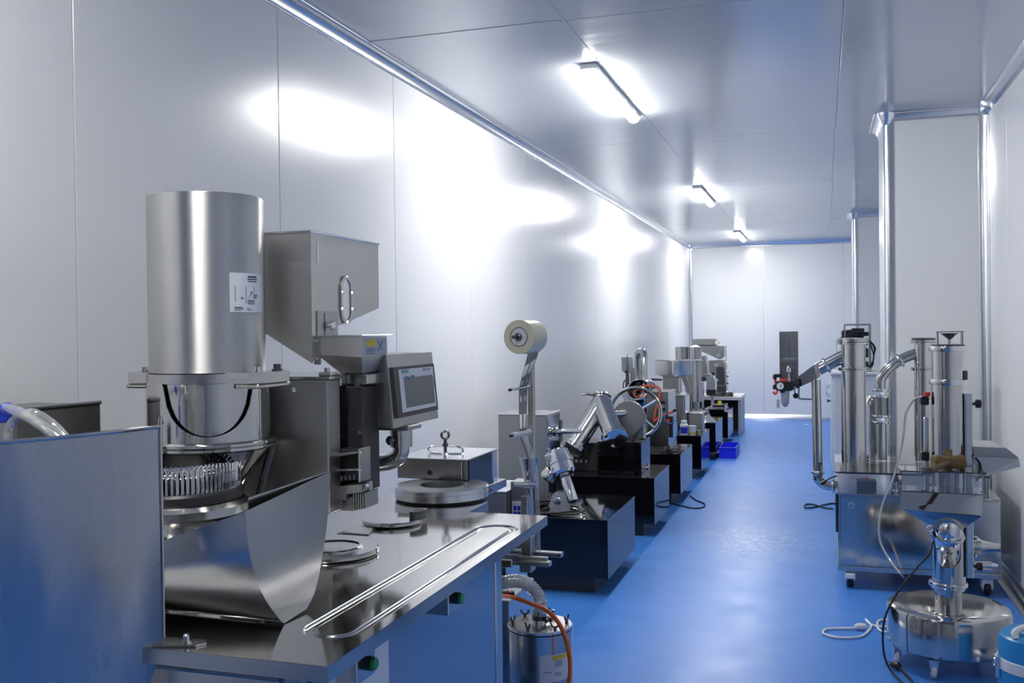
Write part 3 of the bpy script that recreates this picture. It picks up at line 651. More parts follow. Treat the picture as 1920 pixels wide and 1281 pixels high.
part('clear_cover', MB().box(hx1+.004, hx1+.008, yh, yk, ZT+.002, .967), 'acrylic', fm, 'clear acrylic side cover')
# --- filling table extras left of the drum
bx0 = part('rear_box', MB().box(-1.93, -1.72, 1.72, 1.99, ZT, 1.232, .004), 'housing_steel', fm)
part('rear_box_rim', MB().tube([aY(-40, 772, 1.99) + Vector((0, -.27, 0)), (-1.722, 1.72, 1.234), (-1.722, 1.99, 1.234)], .005, 8, smooth=False), 'dark_metal', bx0)

# ------------------------------------------------------------------ loose things on the worktop
def disc(name, cx, cy, r, label, handle=True):
    t = thing(name, label, 'cover plate', (cx, cy, ZT))
    part('plate', MB().lathe((cx, cy, ZT+.001), (0,0,1), [(r-.006, 0), (r-.004, .003), (r, .004), (r, .011), (r-.004, .014), (r*.6, .015), (0, .0155)], 64), 'worktop_steel', t)
    return t
d1 = disc('cover_plate', -1.185, 2.545, .086, 'round steel cover plate with an oval grip lying mid worktop')
part('grip', MB().prism([(-1.116 + .020*cos(a)*1.0 + .006*sin(a), 2.575 + .034*sin(a)) for a in [2*pi*i/20 for i in range(20)]], 'z', ZT+.012, ZT+.036), 'dark_metal', d1)
part('grip_slot', MB().prism([(-1.116 + .013*cos(a) + .004*sin(a), 2.575 + .024*sin(a)) for a in [2*pi*i/20 for i in range(20)]], 'z', ZT+.0355, ZT+.0365), 'black_rubber', d1)
d2 = disc('cover_plate', -1.168, 2.155, .115, 'round steel cover plate with a raised rim beside the trough guard')
part('rim', MB().lathe((-1.168, 2.155, ZT+.0145), (0,0,1), [(.075, 0), (.075, .004), (.068, .006), (.064, .003), (0, .003)], 48, False), 'worktop_steel', d2)
part('knob', MB().lathe((-1.205, 2.11, ZT+.016), (0,0,1), [(.004, 0), (.004, .02), (.012, .022), (.012, .03), (.006, .034)], 16), 'chrome', d2)
part('pull_ring', MB().torus((-1.205, 2.11, ZT+.052), (1, -.6, 0), .008, .002, 20, 6), 'chrome', d2)
q0, q1, q2, q3 = aZ(643, 1000, ZT), aZ(690, 1004, ZT), aZ(707, 990, ZT), aZ(672, 986, ZT)
sh = thing('plastic_sheet', 'small white sheet in a clear sleeve under the cover plate', 'sheet', (q0.x, q0.y, ZT))
part('sleeve', MB().loft([[Vector((p.x, p.y, ZT+z)) for p in (q0+Vector((-.012,-.012,0)), q1+Vector((.006,-.006,0)), q2, q3)] for z in (.0004, .0012)]), 'clear_film', sh)
part('paper', MB().loft([[Vector((p.x, p.y, ZT+z)) for p in (q0, q1, q2+Vector((-.005,-.01,0)), q3)] for z in (.0014, .0028)]), 'label_white', sh)
rx, ry, rr = -1.205, 2.975, .155
dr = thing('dosing_ring', 'thick steel ring pierced with rows of capsule holes at the far end of the worktop', 'ring', (rx, ry, ZT))
part('gasket', MB().lathe((rx, ry, ZT+.0005), (0,0,1), [(rr*.5, 0), (rr-.006, 0), (rr-.006, .006), (rr*.5, .006), (rr*.5, 0)], 72, False), 'black_rubber', dr)
part('ring_body', MB().lathe((rx, ry, ZT+.0065), (0,0,1), [(rr*.45, 0), (rr-.002, 0), (rr, .002), (rr, .021), (rr-.0012, .022), (rr, .023), (rr, .036), (rr-.002, .038), (rr*.45, .038), (rr*.45, 0)], 96, False), 'satin_aluminium', dr)
mb = MB(); 
for k in range(9):
    r = rr*.53 + k*.0078; n = int(2*pi*r/.0092)
    for i in range(n):
        a = 2*pi*(i+.5*(k % 2))/n; mb.lathe((rx+r*cos(a), ry+r*sin(a), ZT+.0443), (0,0,1), [(.0022, 0), (.0034, .0014), (.0016, .0016)], 6, True)
part('capsule_hole', mb, 'satin_aluminium', dr, stuff=True)
part('latch', MB().torus((rx+rr*.98, ry+.04, ZT+.026), (0, 0, 1), .014, .003, 20, 6), 'dark_metal', dr)
# clear hoses at the left edge
hs = thing('hose_set', 'bundle of clear plastic hoses with blue push fittings behind the bowed guard', 'hose', (-1.62, 1.62, ZT))
yy = 1.50
def hose(pts, r, y=yy): return MB().tube([aY(px, py, y+dyy) for px, py, dyy in pts], r, 12)
part('hose', hose([(-30, 775, .1), (8, 767, .05), (40, 775, 0), (80, 800, -.02), (115, 828, -.02), (140, 860, -.02), (150, 905, -.02)], .0105), 'clear_tube', hs)
part('hose', hose([(16, 826, .03), (20, 800, .03), (35, 783, .02), (62, 776, .0), (95, 795, .02), (125, 826, .02), (148, 865, .02), (158, 905, .02)], .0105), 'clear_tube', hs)
q = aY(16, 826, yy+.03); part('fitting', MB().lathe(q + Vector((0,0,-.012)), (0,0,1), [(.012, -.05), (.012, 0), (.017, .002), (.019, .010), (.013, .013)], 20), 'blue_fitting', hs)
q = aY(6, 774, yy+.05); part('fitting', MB().lathe(q, (.4, -.8, -.25), [(.012, -.03), (.018, 0), (.019, .010), (.012, .014), (.008, .012)], 20), 'blue_fitting', hs)
part('manifold', MB().box(-1.74, -1.69, 1.50, 1.56, ZT, 1.16, .004), 'dark_metal', hs)

# ------------------------------------------------------------------ vacuum canister with corrugated hose
cx, cy = -.888, 3.03
vc = thing('vacuum_canister', 'round stainless dust canister with wing nut lid and corrugated hose beside the worktop', 'canister', (cx, cy, 0))
rc = .106
part('body', MB().lathe((cx, cy, .004), (0,0,1), [(.0, 0), (rc-.004, 0), (rc, .004), (rc, .425), (rc-.003, .428), (0, .428)], 72), 'brushed_steel', vc)
lid = part('lid', MB().lathe((cx, cy, .432), (0,0,1), [(rc-.001, 0), (rc+.001, .002), (rc+.001, .009), (rc-.002, .011), (0, .011)], 72), 'satin_aluminium', vc)
part('gasket', MB().lathe((cx, cy, .4325), (0,0,1), [(rc-.002, -.003), (rc, -.003), (rc, 0), (rc-.002, 0)], 64), 'black_rubber', vc)
for i in range(6):
    a = 2*pi*i/6 + .35; p = Vector((cx+.088*cos(a), cy+.088*sin(a), .443))
    wn = MB().cyl(p, p+Vector((0,0,.012)), .006, .004, 10)
    for s_ in (-1, 1): e = Vector((cos(a+1), sin(a+1), 0))*s_; wn.tube([p+Vector((0,0,.006)), p+e*.010+Vector((0,0,.014)), p+e*.014+Vector((0,0,.024))], .0035, 6)
    part('wing_nut', wn, 'dark_metal', lid)
nk = part('hose_neck', MB().cyl((cx, cy, .443), (cx, cy, .485), .021, n=28), 'polished_steel', lid)
part('hose_clamp', MB().lathe((cx, cy, .455), (0,0,1), [(.0225, 0), (.026, .001), (.026, .013), (.0225, .014)], 28).box(cx+.022, cx+.045, cy-.012, cy+.012, .452, .466, .002).cyl((cx+.03, cy-.03, .459), (cx+.03, cy-.005, .459), .006, n=10), 'dark_metal', lid)
hp = [Vector((cx, cy, .47)), aY(1014, 1130, cy), aY(1003, 1108, cy+.01), aY(985, 1093, cy+.03), aY(962, 1090, cy+.06), aY(935, 1096, cy+.10), aY(905, 1112, cy+.14), aY(880, 1135, cy+.16)]
hz = MB(); Q = hz.tube(hp, lambda t: .0200 + .0028*sin(t*2*pi*30), 16, 40)
part('corrugated_hose', hz, 'ribbed_hose', vc, 'translucent corrugated hose')
lb_ = part('safety_label', MB().sheet([[Vector((cx+(rc+.0008)*cos(a), cy+(rc+.0008)*sin(a), z)) for a in [-1.32 + 1.05*j/12 for j in range(13)]] for z in (.285, .372)], .0006), 'label_white', vc, 'white safety label with yellow heading')
def cink(u0, u1, v0, v1, mat, nm):
    return part(nm, MB().sheet([[Vector((cx+(rc+.0014)*cos(a), cy+(rc+.0014)*sin(a), .285+.087*z)) for a in [-1.32 + 1.05*(u0+(u1-u0)*j/5) for j in range(6)]] for z in (v0, v1)], .0003), mat, lb_)
cink(.38, .92, .80, .94, 'yellow', 'label_heading')
for u0, u1, v in ((.46, .72, .74), (.46, .72, .68), (.46, .72, .62), (.46, .72, .56), (.10, .36, .36), (.44, .66, .30), (.44, .66, .22)): cink(u0, u1, v, v+.02, 'ink', 'print_line')
for u in (.03, .97): cink(u-.008, u, .03, .97, 'ink_grey', 'print_line')
for v in (.03, .97): cink(.03, .97, v-.012, v, 'ink_grey', 'print_line')
oh = MB().tube([aX(880, 1105, -1.10), aX(925, 1117, -.98), aY(960, 1120, 3.02), aY(1000, 1134, 2.98), aY(1025, 1145, 2.94), aY(1045, 1165, 2.93), aY(1058, 1190, 2.92), aY(1067, 1225, 2.92), aY(1069, 1260, 2.92), aY(1064, 1290, 2.92), aY(1054, 1330, 2.93), aZ(1040, 1390, .01)], .0072, 12)
solo('air_hose', oh, 'orange_hose', 'bright orange air hose looping over the dust canister', 'hose', (-.86, 2.95, 0))

# ------------------------------------------------------------------ sachet packing machine with film reel
sm = thing('sachet_packing_machine', 'tall narrow sachet packing machine with a clear film reel on a post', 'machine', (-1.2, 3.75, 0))
cab_ = part('lower_cabinet', MB().box(-1.42, -1.050, 3.205, 3.50, .03, .452, .004), 'brushed_steel', sm)
part('cabinet_foot', MB().box(-1.40, -1.055, 3.20, 3.49, 0, .03), 'wood', sm, 'low wooden batten')
cpl = MB().plate([(-1.34, 3.195, .464), (-1.046, 3.195, .460), (-1.008, 3.365, .500), (-1.34, 3.365, .504)], .006)
cpp = part('control_plate', cpl, 'label_white', sm, 'white sloping control plate')
part('plate_support', MB().loft([[Vector((-1.34, 3.206, .452)), Vector((-1.052, 3.206, .452)), Vector((-1.052, 3.36, .452)), Vector((-1.34, 3.36, .452))], [Vector((-1.34, 3.206, .457)), Vector((-1.052, 3.206, .454)), Vector((-1.052, 3.36, .491)), Vector((-1.34, 3.36, .494))]]), 'brushed_steel', sm)
for px, py, m_, nm in ((943, 1112, 'green_button', 'green push button'), (951, 1107, 'red_button', 'red push button'), (960, 1101, 'ink', 'dark push button')):
    q = aY(px, py, 3.235); q.z = .461 + (3.235-3.195)*.235 + .001; part('push_button', MB().lathe(q, (0, -.28, 1), [(.010, 0), (.010, .004), (.0085, .004), (.0085, .010), (.006, .012)], 18), m_, cpp, nm)
for i in range(3): part('print_line', MB().box(-1.10+.028*i, -1.088+.028*i, 3.320, 3.323, .4915, .4955), 'ink', cpp)
q = aY(974, 1079, 3.45); part('knob', MB().lathe((-1.04, 3.33, .4935), (0, -.24, 1), [(.014, 0), (.014, .008), (.011, .012)], 18), 'capsule_white', cpp)
hd = part('upper_box', MB().box(-1.36, -1.188, 3.60, 3.88, .02, .765, .003), 'brushed_steel', sm)
part('upper_lid', MB().box(-1.363, -1.185, 3.596, 3.885, .765, .770, .001), 'satin_aluminium', hd)
part('side_plate', MB().box(-1.188, -1.12, 3.66, 3.76, .475, .80, .003), 'dull_steel', sm)
dsp = part('temperature_display', MB().box(-1.16, -1.118, 3.592, 3.60, .655, .735, .003), 'label_white', sm, 'white display module')
for i in range(3):
    for j in range(2): part('display_key', MB().box(-1.154+.016*i, -1.142+.016*i, 3.5905, 3.592, .70-.022*j, .717-.022*j), 'blue_label', dsp)
part('mechanism_block', MB().box(-1.13, -1.08, 3.58, 3.64, .46, .60, .004).box(-1.118, -1.09, 3.57, 3.60, .66, .76, .003), 'dull_steel', sm)
part('roller_shaft', MB().cyl((-1.15, 3.60, .80), (-1.06, 3.60, .80), .012, n=18).cyl((-1.11, 3.60, .80), (-1.085, 3.60, .80), .020, n=18), 'chrome', sm)
part('feed_tube', MB().lathe((-1.20, 3.5, .552), (1,0,0), [(.022, 0), (.022, .10), (.019, .10)], 24), 'polished_steel', sm)
jw = part('seal_jaw', MB().box(-1.16, -.985, 3.50, 3.535, .508, .526, .002), 'brushed_steel', sm)
part('jaw_bar', MB().box(-1.14, -1.005, 3.535, 3.56, .520, .535, .002), 'dull_steel', jw)
part('seal_jaw', MB().box(-1.13, -.965, 3.60, 3.635, .522, .540, .002), 'brushed_steel', sm)
for x in (-1.10, -1.02): part('bolt', MB().bolt((x, 3.50, .517), (0,-1,0), .0035, .003), 'chrome', jw)
part('bearing_block', MB().box(-1.20, -1.13, 3.49, 3.60, .50, .585, .004), 'polished_steel', sm)
part('wire', MB().tube([(-1.13, 3.50, .56), (-1.11, 3.48, .60), (-1.10, 3.49, .64), (-1.12, 3.52, .68)], .003, 6), 'yellow', sm)
# post, reel, guide rods
yp = 3.72
pl_, pr_ = aY(989, 760, yp).x, aY(1000, 760, yp).x
part('post', MB().box(pl_, pr_, yp, yp+.03, .80, 1.345, .002), 'brushed_steel', sm)
rcn = aY(973, 632, 3.58)
rdir = Vector((-.50, -.866, -.06)); rdir = Vector((aY(968, 632, 3.5) - aY(982, 630, 3.72))).normalized(); rdir = Vector((-.18, -.98, 0)).normalized()
c0 = rcn
reel = part('film_reel', MB().lathe(c0, -rdir, [(.0355, 0), (.0665, 0), (.0668, .003), (.0668, .112), (.0665, .115), (.0355, .115), (.0355, 0)], 64, False), 'cream_film', sm, 'roll of pale yellow film')
part('core', MB().lathe(c0, -rdir, [(.015, -.002), (.034, -.002), (.036, .001), (.036, .114), (.015, .114), (.015, -.002)], 48, False), 'core_card', reel)
part('core_line', MB().torus(c0 + rdir*.0015, rdir, .0365, .0012, 48, 6), 'dark_metal', reel)
part('spindle', MB().cyl(c0 + rdir*.048, c0 - rdir*.16, .0065, n=16).lathe(c0 + rdir*.014, -rdir, [(.010, 0), (.015, .003), (.015, .016)], 20), 'dark_metal', reel)
for (pl, pr) in (((958, 731), (997, 722)), ((960, 817), (997, 810))):
    e0 = aY(*pl, yp-.16); e1 = Vector((aY(995, 760, yp).x, yp, e0.z + .004)); part('guide_rod', MB().cyl(e0, e1, .0055, n=14), 'polished_steel', sm)
    part('rod_end', MB().cyl(e0, e0 + (e0-e1).normalized()*.012, .006, n=14), 'black_plastic', sm)
rz = aY(960, 817, yp-.16).z
part('guide_roller', MB().lathe((-1.146, yp-.145, rz), (.19, .98, .01), [(.011, 0), (.011, .012), (.0085, .014), (.0085, .125), (.011, .127), (.011, .139)], 20), 'white_plastic', sm)
yw = 3.655
def film_row(l, r): p, q = aY(*l, yw-.03), aY(*r, yw+.03); return [p, p.lerp(q, .5) + Vector((0, -.003, 0)), q]
fl_ = [((992, 655), (1016, 636)), ((984, 685), (1008, 668)), ((977, 712), (996, 700)), ((973, 729), (989, 724)), ((973, 770), (988, 768)), ((974, 812), (987, 810))]
part('film_web', MB().sheet([film_row(*c) for c in fl_], .0004), 'clear_film', sm, 'thin clear film web')
fl2 = [((974, 820), (987, 818)), ((983, 845), (997, 840)), ((990, 865), (1003, 858)), ((992, 885), (1008, 880)), ((998, 915), (1011, 912)), ((1001, 960), (1012, 960)), ((1000, 1000), (1013, 1000)), ((997, 1045), (1014, 1045))]
part('film_tube', MB().sheet([[aY(l[0] + (r[0]-l[0])*j/6, l[1] + (r[1]-l[1])*j/6, yw - .012*sin(pi*j/6)) for j in range(7)] for l, r in fl2], .0004), 'clear_film', sm, 'clear film folded into a tube')
fcx = aY(993, 890, yw).x
part('forming_collar', MB().sheet([[Vector((fcx - .01 + r*sin(a), yw + .03 - r*cos(a), z)) for a in [-1.9 + 3.8*j/14 for j in range(15)]] for r, z in ((.040, .895), (.030, .85), (.020, .79), (.018, .74))], .0015), 'polished_steel', sm)

# ------------------------------------------------------------------ black pedestals
PY = [(4.975, 5.75), (6.456, 7.12), (7.713, 8.45), (9.098, 9.79), (10.374, 11.12), (11.773, 12.53)]
PL = ['glossy black pedestal nearest the worktop, carrying the tilted chrome grinder', 'glossy black pedestal under the V shaped mixer', 'glossy black pedestal under the coating pan', 'glossy black pedestal carrying two white bottles',
      'glossy black pedestal with the crumpled plastic bag on top', 'farthest low black pedestal in the row']
XE = -1.08; HP = .40
def pedestal(y0, y1, label):
    t = thing('pedestal', label, 'pedestal', (-1.5, (y0+y1)/2, 0), 'black display pedestals in a row')
    part('top_panel', MB().box(-1.935, XE, y0, y1, HP-.012, HP, .0015), 'black_acrylic', t)
    part('front_panel', MB().box(-1.930, XE-.008, y0+.004, y0+.014, .088, HP-.0125, .001), 'black_acrylic', t)
    part('rear_panel', MB().box(-1.930, XE-.008, y1-.014, y1-.004, .088, HP-.0125, .001), 'black_acrylic', t)
    part('side_panel', MB().box(XE-.012, XE-.002, y0+.003, y1-.003, .085, HP-.0125, .001), 'black_acrylic', t)
    part('side_panel', MB().box(-1.930, -1.920, y0+.015, y1-.015, .088, HP-.0125, .001), 'black_acrylic', t)
    part('plinth', MB().box(-1.86, XE-.085, y0+.05, y1-.05, 0, .10), 'black_panel', t)
for (y0, y1), l in zip(PY, PL): pedestal(y0, y1, l)

# ------------------------------------------------------------------ pedestal 1: drive box, tilted chrome grinder
db = thing('drive_box', 'plain steel drive box with a knobbed shaft on the nearest pedestal', 'machine', (-1.62, 5.56, HP))
bd = part('body', MB().box(-1.83, -1.535, 5.42, 5.72, HP, .905, .003), 'dull_steel', db)
part('lid', MB().box(-1.833, -1.532, 5.416, 5.724, .905, .911, .001), 'satin_aluminium', bd)
part('side_plate', MB().box(-1.535, -1.530, 5.43, 5.71, .43, .90, .001), 'polished_steel', bd)
part('shaft', MB().cyl((-1.53, 5.56, .80), (-1.36, 5.56, .802), .016, n=20), 'chrome', db)
part('shaft_hub', MB().lathe((-1.53, 5.56, .80), (1,0,0), [(.028, 0), (.034, .02), (.030, .035), (.02, .05)], 20), 'chrome', db)
part('locking_lever', MB().prism([(5.54, .87), (5.58, .87), (5.585, .84), (5.575, .80), (5.58, .745), (5.555, .735), (5.54, .745), (5.548, .80), (5.535, .84)], 'x', -1.492, -1.480), 'dark_metal', db)

gr = thing('chrome_grinder', 'tilted chrome swing grinder on a grey pivot bracket, black cord coiled around it', 'grinder', (-1.39, 5.2, HP))
ax = Vector((.125, -.11, -.26)).normalized()     # axis of the mill, from head down to the handle tip
hc = aY(1050, 868, 5.2)
u_ = Vector((0, -1, 0))
part('bowl', MB().lathe(hc - ax*.055, ax, [(0, -.015), (.055, -.015), (.066, -.008), (.068, .0), (.068, .05), (.073, .052), (.073, .066), (.068, .068), (.068, .115), (.058, .13), (.03, .134), (0, .134)], 40, False), 'chrome', gr)
tip = aY(1090, 938, 5.2)
part('motor_tube', MB().lathe(hc + ax*.07, ax, [(.0285, 0), (.030, .003), (.030, .160), (.027, .165), (0, .165)], 36), 'chrome', gr)
part('tube_band', MB().lathe(hc + ax*.085, ax, [(.0305, 0), (.0312, .001), (.0312, .010), (.0305, .011)], 36), 'dark_metal', gr)
sd = Vector((-.27, 0, -.17)).normalized()
part('side_cup', MB().lathe(hc + sd*.055 + ax*.02, sd + ax*.35, [(.0, 0), (.046, 0), (.048, .004), (.048, .050), (.040, .062), (0, .064)], 32, False), 'polished_steel', gr)
part('lid_clamp', MB().box(hc.x-.075, hc.x-.03, 5.15, 5.19, hc.z+.025, hc.z+.045, .003).box(hc.x-.06, hc.x-.045, 5.14, 5.16, hc.z-.01, hc.z+.05, .003), 'chrome', gr)
part('clamp_screw', MB().lathe((hc.x-.045, 5.16, hc.z+.055), (-.5, -.2, .8), [(.005, -.02), (.005, .02), (.012, .02), (.012, .03)], 8), 'chrome', gr)
lp = hc + ax*.03 + u_*.061 + sd*.03
part('name_plate', MB(Matrix.Translation(lp)).box(-.010, .010, -.0008, .0008, -.022, .022), 'blue_label', gr, 'small blue name plate')
mt = part('pivot_bracket', MB().prism([(-1.445, HP), (-1.343, HP), (-1.343, .495), (-1.358, .508), (-1.41, .508), (-1.427, .49), (-1.447, .43)], 'y', 5.14, 5.21), 'hammered_grey', gr)
part('pivot_knob', MB().lathe((-1.395, 5.14, .462), (0,-1,0), [(.020, 0), (.020, .008), (.015, .010), (.015, .014)], 24).box(-1.410, -1.380, 5.122, 5.128, .458, .466), 'chrome', mt)
part('yoke', MB().box(-1.425, -1.37, 5.215, 5.25, HP+.06, .60, .004), 'black_plastic', gr)
cdp = [(-1.27, 5.19, .44), (-1.25, 5.18, .415), (-1.26, 5.12, .408), (-1.29, 5.06, .408), (-1.36, 5.05, .408), (-1.45, 5.08, .408), (-1.48, 5.2, .408), (-1.42, 5.3, .408), (-1.32, 5.26, .408), (-1.28, 5.14, .410), (-1.34, 5.08, .414), (-1.46, 5.03, .408), (-1.52, 5.10, .410), (-1.55, 5.22, .408), (-1.5, 5.33, .412), (-1.42, 5.22, .418), (-1.5, 5.06, .414), (-1.60, 5.10, .408), (-1.62, 5.25, .41), (-1.53, 5.36, .412), (-1.45, 5.38, .42), (-1.56, 5.30, .425), (-1.60, 5.14, .42)]
part('power_cord', MB().tube(cdp, .0055, 8), 'black_rubber', gr)
solo('floor_sheet', MB().box(-1.345, -1.245, 5.02, 5.05, HP+.0005, HP+.0012).box(-1.345, -1.225, 5.05, 5.10, HP+.0005, HP+.0012), 'dull_steel', 'small thin metal sheet lying under the cord of the grinder', 'sheet', (-1.3, 5.06, HP))

# ------------------------------------------------------------------ pedestal 2: V mixer
vm = thing('v_mixer', 'polished V shaped powder mixer on a black motor box', 'mixer', (-1.4, 6.75, HP))
Yv = 6.62
top_, le, re = aY(1127, 757, Yv+.13), aY(1072, 842, Yv-.10), aY(1153, 822, Yv-.10)
jn = aY(1124, 772, Yv)
vmid = jn
def vleg(p, q, r): return MB().cyl(p, q, r, n=40)
r1 = .073
d_l = (le - top_).normalized(); d_r = (re - top_).normalized()
part('mixing_shell', vleg(top_ - d_l*.0, le - d_l*.03, r1), 'polished_steel', vm); part('mixing_shell', vleg(top_ + Vector((.0, .0, .01)), re - d_r*.02, r1), 'polished_steel', vm)
tn = Vector((.0, .45, 1)).normalized()
part('filling_neck', MB().cyl(top_ - tn*.02, top_ + tn*.055, .055, n=36), 'polished_steel', vm)
lidn = part('neck_lid', MB().lathe(top_ + tn*.055, tn, [(.055, 0), (.068, .002), (.068, .010), (.060, .018), (.0, .020)], 36, False), 'polished_steel', vm)
part('lid_lever', MB().tube([top_ + tn*.065 + Vector((-.06, -.02, 0)), top_ + tn*.075 + Vector((-.10, -.04, 0)), top_ + tn*.07 + Vector((-.13, -.05, .0))], .008, 8), 'dark_metal', lidn)
for e, d in ((le, d_l), (re, d_r)):
    fl = part('end_flange', MB().lathe(e - d*.03, d, [(r1, 0), (r1+.018, .002), (r1+.018, .016), (r1+.006, .018), (r1+.018, .020), (r1+.018, .034), (r1, .042), (0, .048)], 40, False), 'polished_steel', vm)
    part('clamp_bolt', MB().lathe(e - d*.03 + Vector((-.05, -.07, .03)), d, [(.006, -.02), (.006, .03), (.013, .03), (.013, .045)], 10), 'chrome', fl)
part('motor_box', MB().box(-1.502, -1.238, 6.60, 7.0, HP, .622, .003), 'black_acrylic', vm)
part('side_box', MB().box(-1.238, -1.20, 6.64, 7.0, HP, .618, .003), 'black_acrylic', vm)
part('control_box', MB().box(-1.70, -1.504, 6.70, 7.0, HP, .60, .003), 'black_panel', vm)
mb = MB().box(-1.655, -1.60, 6.697, 6.70, .515, .54); part('digital_display', mb, 'green_button', vm, 'small green digital display')
for i in range(3): part('dial', MB().cyl((-1.67+i*.035, 6.70, .47), (-1.67+i*.035, 6.675, .47), .012, n=16), 'satin_aluminium', vm)
for z in (.43, .47, .56, .60): part('screw', MB().lathe((-1.49, 6.60, z), (0,-1,0), [(.005, 0), (.004, .003)], 8), 'chrome', vm)
part('lock_handle', MB().cyl((-1.20, 6.66, .44), (-1.15, 6.66, .44), .006, n=10).cyl((-1.165, 6.66, .44), (-1.15, 6.66, .44), .015, n=16).cyl((-1.158, 6.66, .44), (-1.158, 6.66, .475), .010, n=12), 'chrome', vm)
part('shaft_post', MB().box(-1.30, -1.215, 6.84, 6.92, .62, .78, .003), 'brushed_steel', vm)
gc = aY(1180, 783, 6.82)
gpts = [(gc.x + .118*cos(a), gc.z + .118*sin(a)) for a in [radians(-20 + 230*i/24) for i in range(25)]] + [(gc.x - .06, gc.z - .17), (gc.x - .02, gc.z - .175)]
part('belt_guard', MB().prism(gpts, 'y', 6.80, 6.83), 'dull_steel', vm, 'flat teardrop belt guard')
part('cross_shaft', MB().cyl(Vector((re.x - .08, Yv+.06, re.z + .15)), Vector((gc.x - .02, 6.82, gc.z + .03)), .022, n=18), 'polished_steel', vm)
hwl = thing('hand_wheel', 'big spoked hand wheel standing behind the belt guard', 'wheel', (-1.30, 7.02, HP))
wc_ = aY(1192, 774, 7.02); Rw = .182
part('rim', MB().torus(wc_, (.10, -1, .0), Rw, .013, 56, 10), 'polished_steel', hwl)
for a in (.55, 2.2, 3.7, 5.6): part('spoke', MB().cyl(wc_ + Vector((cos(a)*.03, 0, sin(a)*.03)), wc_ + Vector((cos(a)*(Rw-.008), 0, sin(a)*(Rw-.008))), .011, n=10), 'satin_aluminium', hwl)
part('hub', MB().cyl(wc_ + Vector((0, -.03, 0)), wc_ + Vector((0, .05, 0)), .03, n=24), 'dull_steel', hwl)
part('pedestal_post', MB().box(wc_.x-.03, wc_.x+.03, 7.05, 7.09, HP, wc_.z+.02, .003), 'dull_steel', hwl)

# ------------------------------------------------------------------ pedestal 3: coating pan
cm = thing('coating_machine', 'small coating pan machine with tilted round drum and blower pipe behind the hand wheel', 'machine', (-1.45, 8.05, HP))
Yc = 8.0
part('cabinet', MB().box(-1.60, -1.20, 7.96, 8.36, HP, .72, .004), 'dull_steel', cm)
pc = aY(1204, 742, 7.95); pd = Vector((-.12, -.86, .5)).normalized()
part('pan', MB().lathe(pc, pd, [(.09, .115), (.108, .10), (.135, .06), (.150, .0), (.145, -.06), (.11, -.12), (.04, -.15), (0, -.152)] , 48, False).lathe(pc, pd, [(.09, .115), (.105, .095), (.13, .055), (.145, .0), (.14, -.055), (.10, -.112), (0, -.14)], 48, False), 'polished_steel', cm)
part('pan_rim', MB().torus(pc + pd*.115, pd, .092, .006, 48, 8), 'chrome', cm)
bx1 = part('control_box', MB().box(-1.36, -1.185, 7.80, 8.20, .455, .893, .003), 'brushed_steel', cm)
part('switch_plate', MB().box(-1.255, -1.21, 7.795, 7.80, .74, .82, .002), 'black_plastic', bx1)
part('switch_knob', MB().cyl((-1.225, 7.80, .78), (-1.225, 7.775, .78), .016, n=16), 'satin_aluminium', bx1)
part('box_stand', MB().box(-1.34, -1.22, 7.82, 8.15, HP, .455, .002), 'dull_steel', bx1)
pp = aY(1206, 668, 8.1); part('blower_pipe', MB().tube([Vector((pp.x+.02, 8.02, .93)), Vector((pp.x+.015, 8.05, 1.10)), Vector((pp.x+.01, 8.08, 1.19)), Vector((pp.x-.02, 8.12, 1.215)), Vector((pp.x-.055, 8.16, 1.19)), Vector((pp.x-.06, 8.18, 1.05)), Vector((pp.x-.06, 8.18, HP+.3))], .030, 20), 'polished_steel', cm)
part('rear_tank', MB().lathe((-1.525, 8.25, HP+.25), (0,0,1), [(.055, 0), (.055, .42), (.05, .425), (0, .425)], 28), 'dull_steel', cm)
part('rear_post', MB().cyl((-1.60, 8.22, HP), (-1.60, 8.22, 1.10), .010, n=12), 'brushed_steel', cm)
cpc = aY(1176, 684, 8.0)
cup = part('spray_cup', MB().lathe((cpc.x, 8.0, cpc.z-.06), (0,0,1), [(.012, -.02), (.02, -.01), (.046, .01), (.048, .02), (.048, .118), (.052, .12), (.052, .124), (.045, .124), (.0, .128)], 32), 'brushed_steel', cm)
part('cup_stem', MB().cyl((cpc.x, 8.0, cpc.z+.06), (cpc.x, 8.0, cpc.z+.09), .005, n=10), 'chrome', cup)
part('spray_gun', MB().cyl((cpc.x, 8.0, cpc.z-.08), (cpc.x, 8.0, cpc.z-.20), .014, .018, 14).tube([(cpc.x-.01, 8.0, cpc.z-.12), (cpc.x-.035, 8.0, cpc.z-.16), (cpc.x-.03, 8.0, cpc.z-.22)], .005, 8), 'dark_metal', cm)
part('gun_arm', MB().box(cpc.x-.03, cpc.x+.03, 7.98, 8.02, .80, cpc.z-.19, .003), 'brushed_steel', cm)
hd_ = aY(1234, 712, 8.0); part('tilt_handle', MB().cyl(hd_ + Vector((-.06, .05, 0)), hd_ + Vector((.03, -.02, 0)), .010, n=12), 'dark_metal', cm)
oc = [aY(1196, 728, 7.84), aY(1206, 724, 7.84), aY(1222, 724, 7.82), aY(1236, 728, 7.80), aY(1237, 744, 7.78), aY(1232, 760, 7.78), aY(1228, 778, 7.78), aY(1227, 790, 7.78), aY(1235, 783, 7.77), aY(1248, 777, 7.77), aY(1262, 772, 7.77)]
part('orange_cord', MB().tube(oc, .0095, 8), 'orange_cord', cm)
part('heater_ring', MB().torus(aY(1198, 738, 7.80), (.1, -1, .4), .038, .006, 28, 8), 'orange_cord', cm)
vp = aY(1260, 790, 7.78)
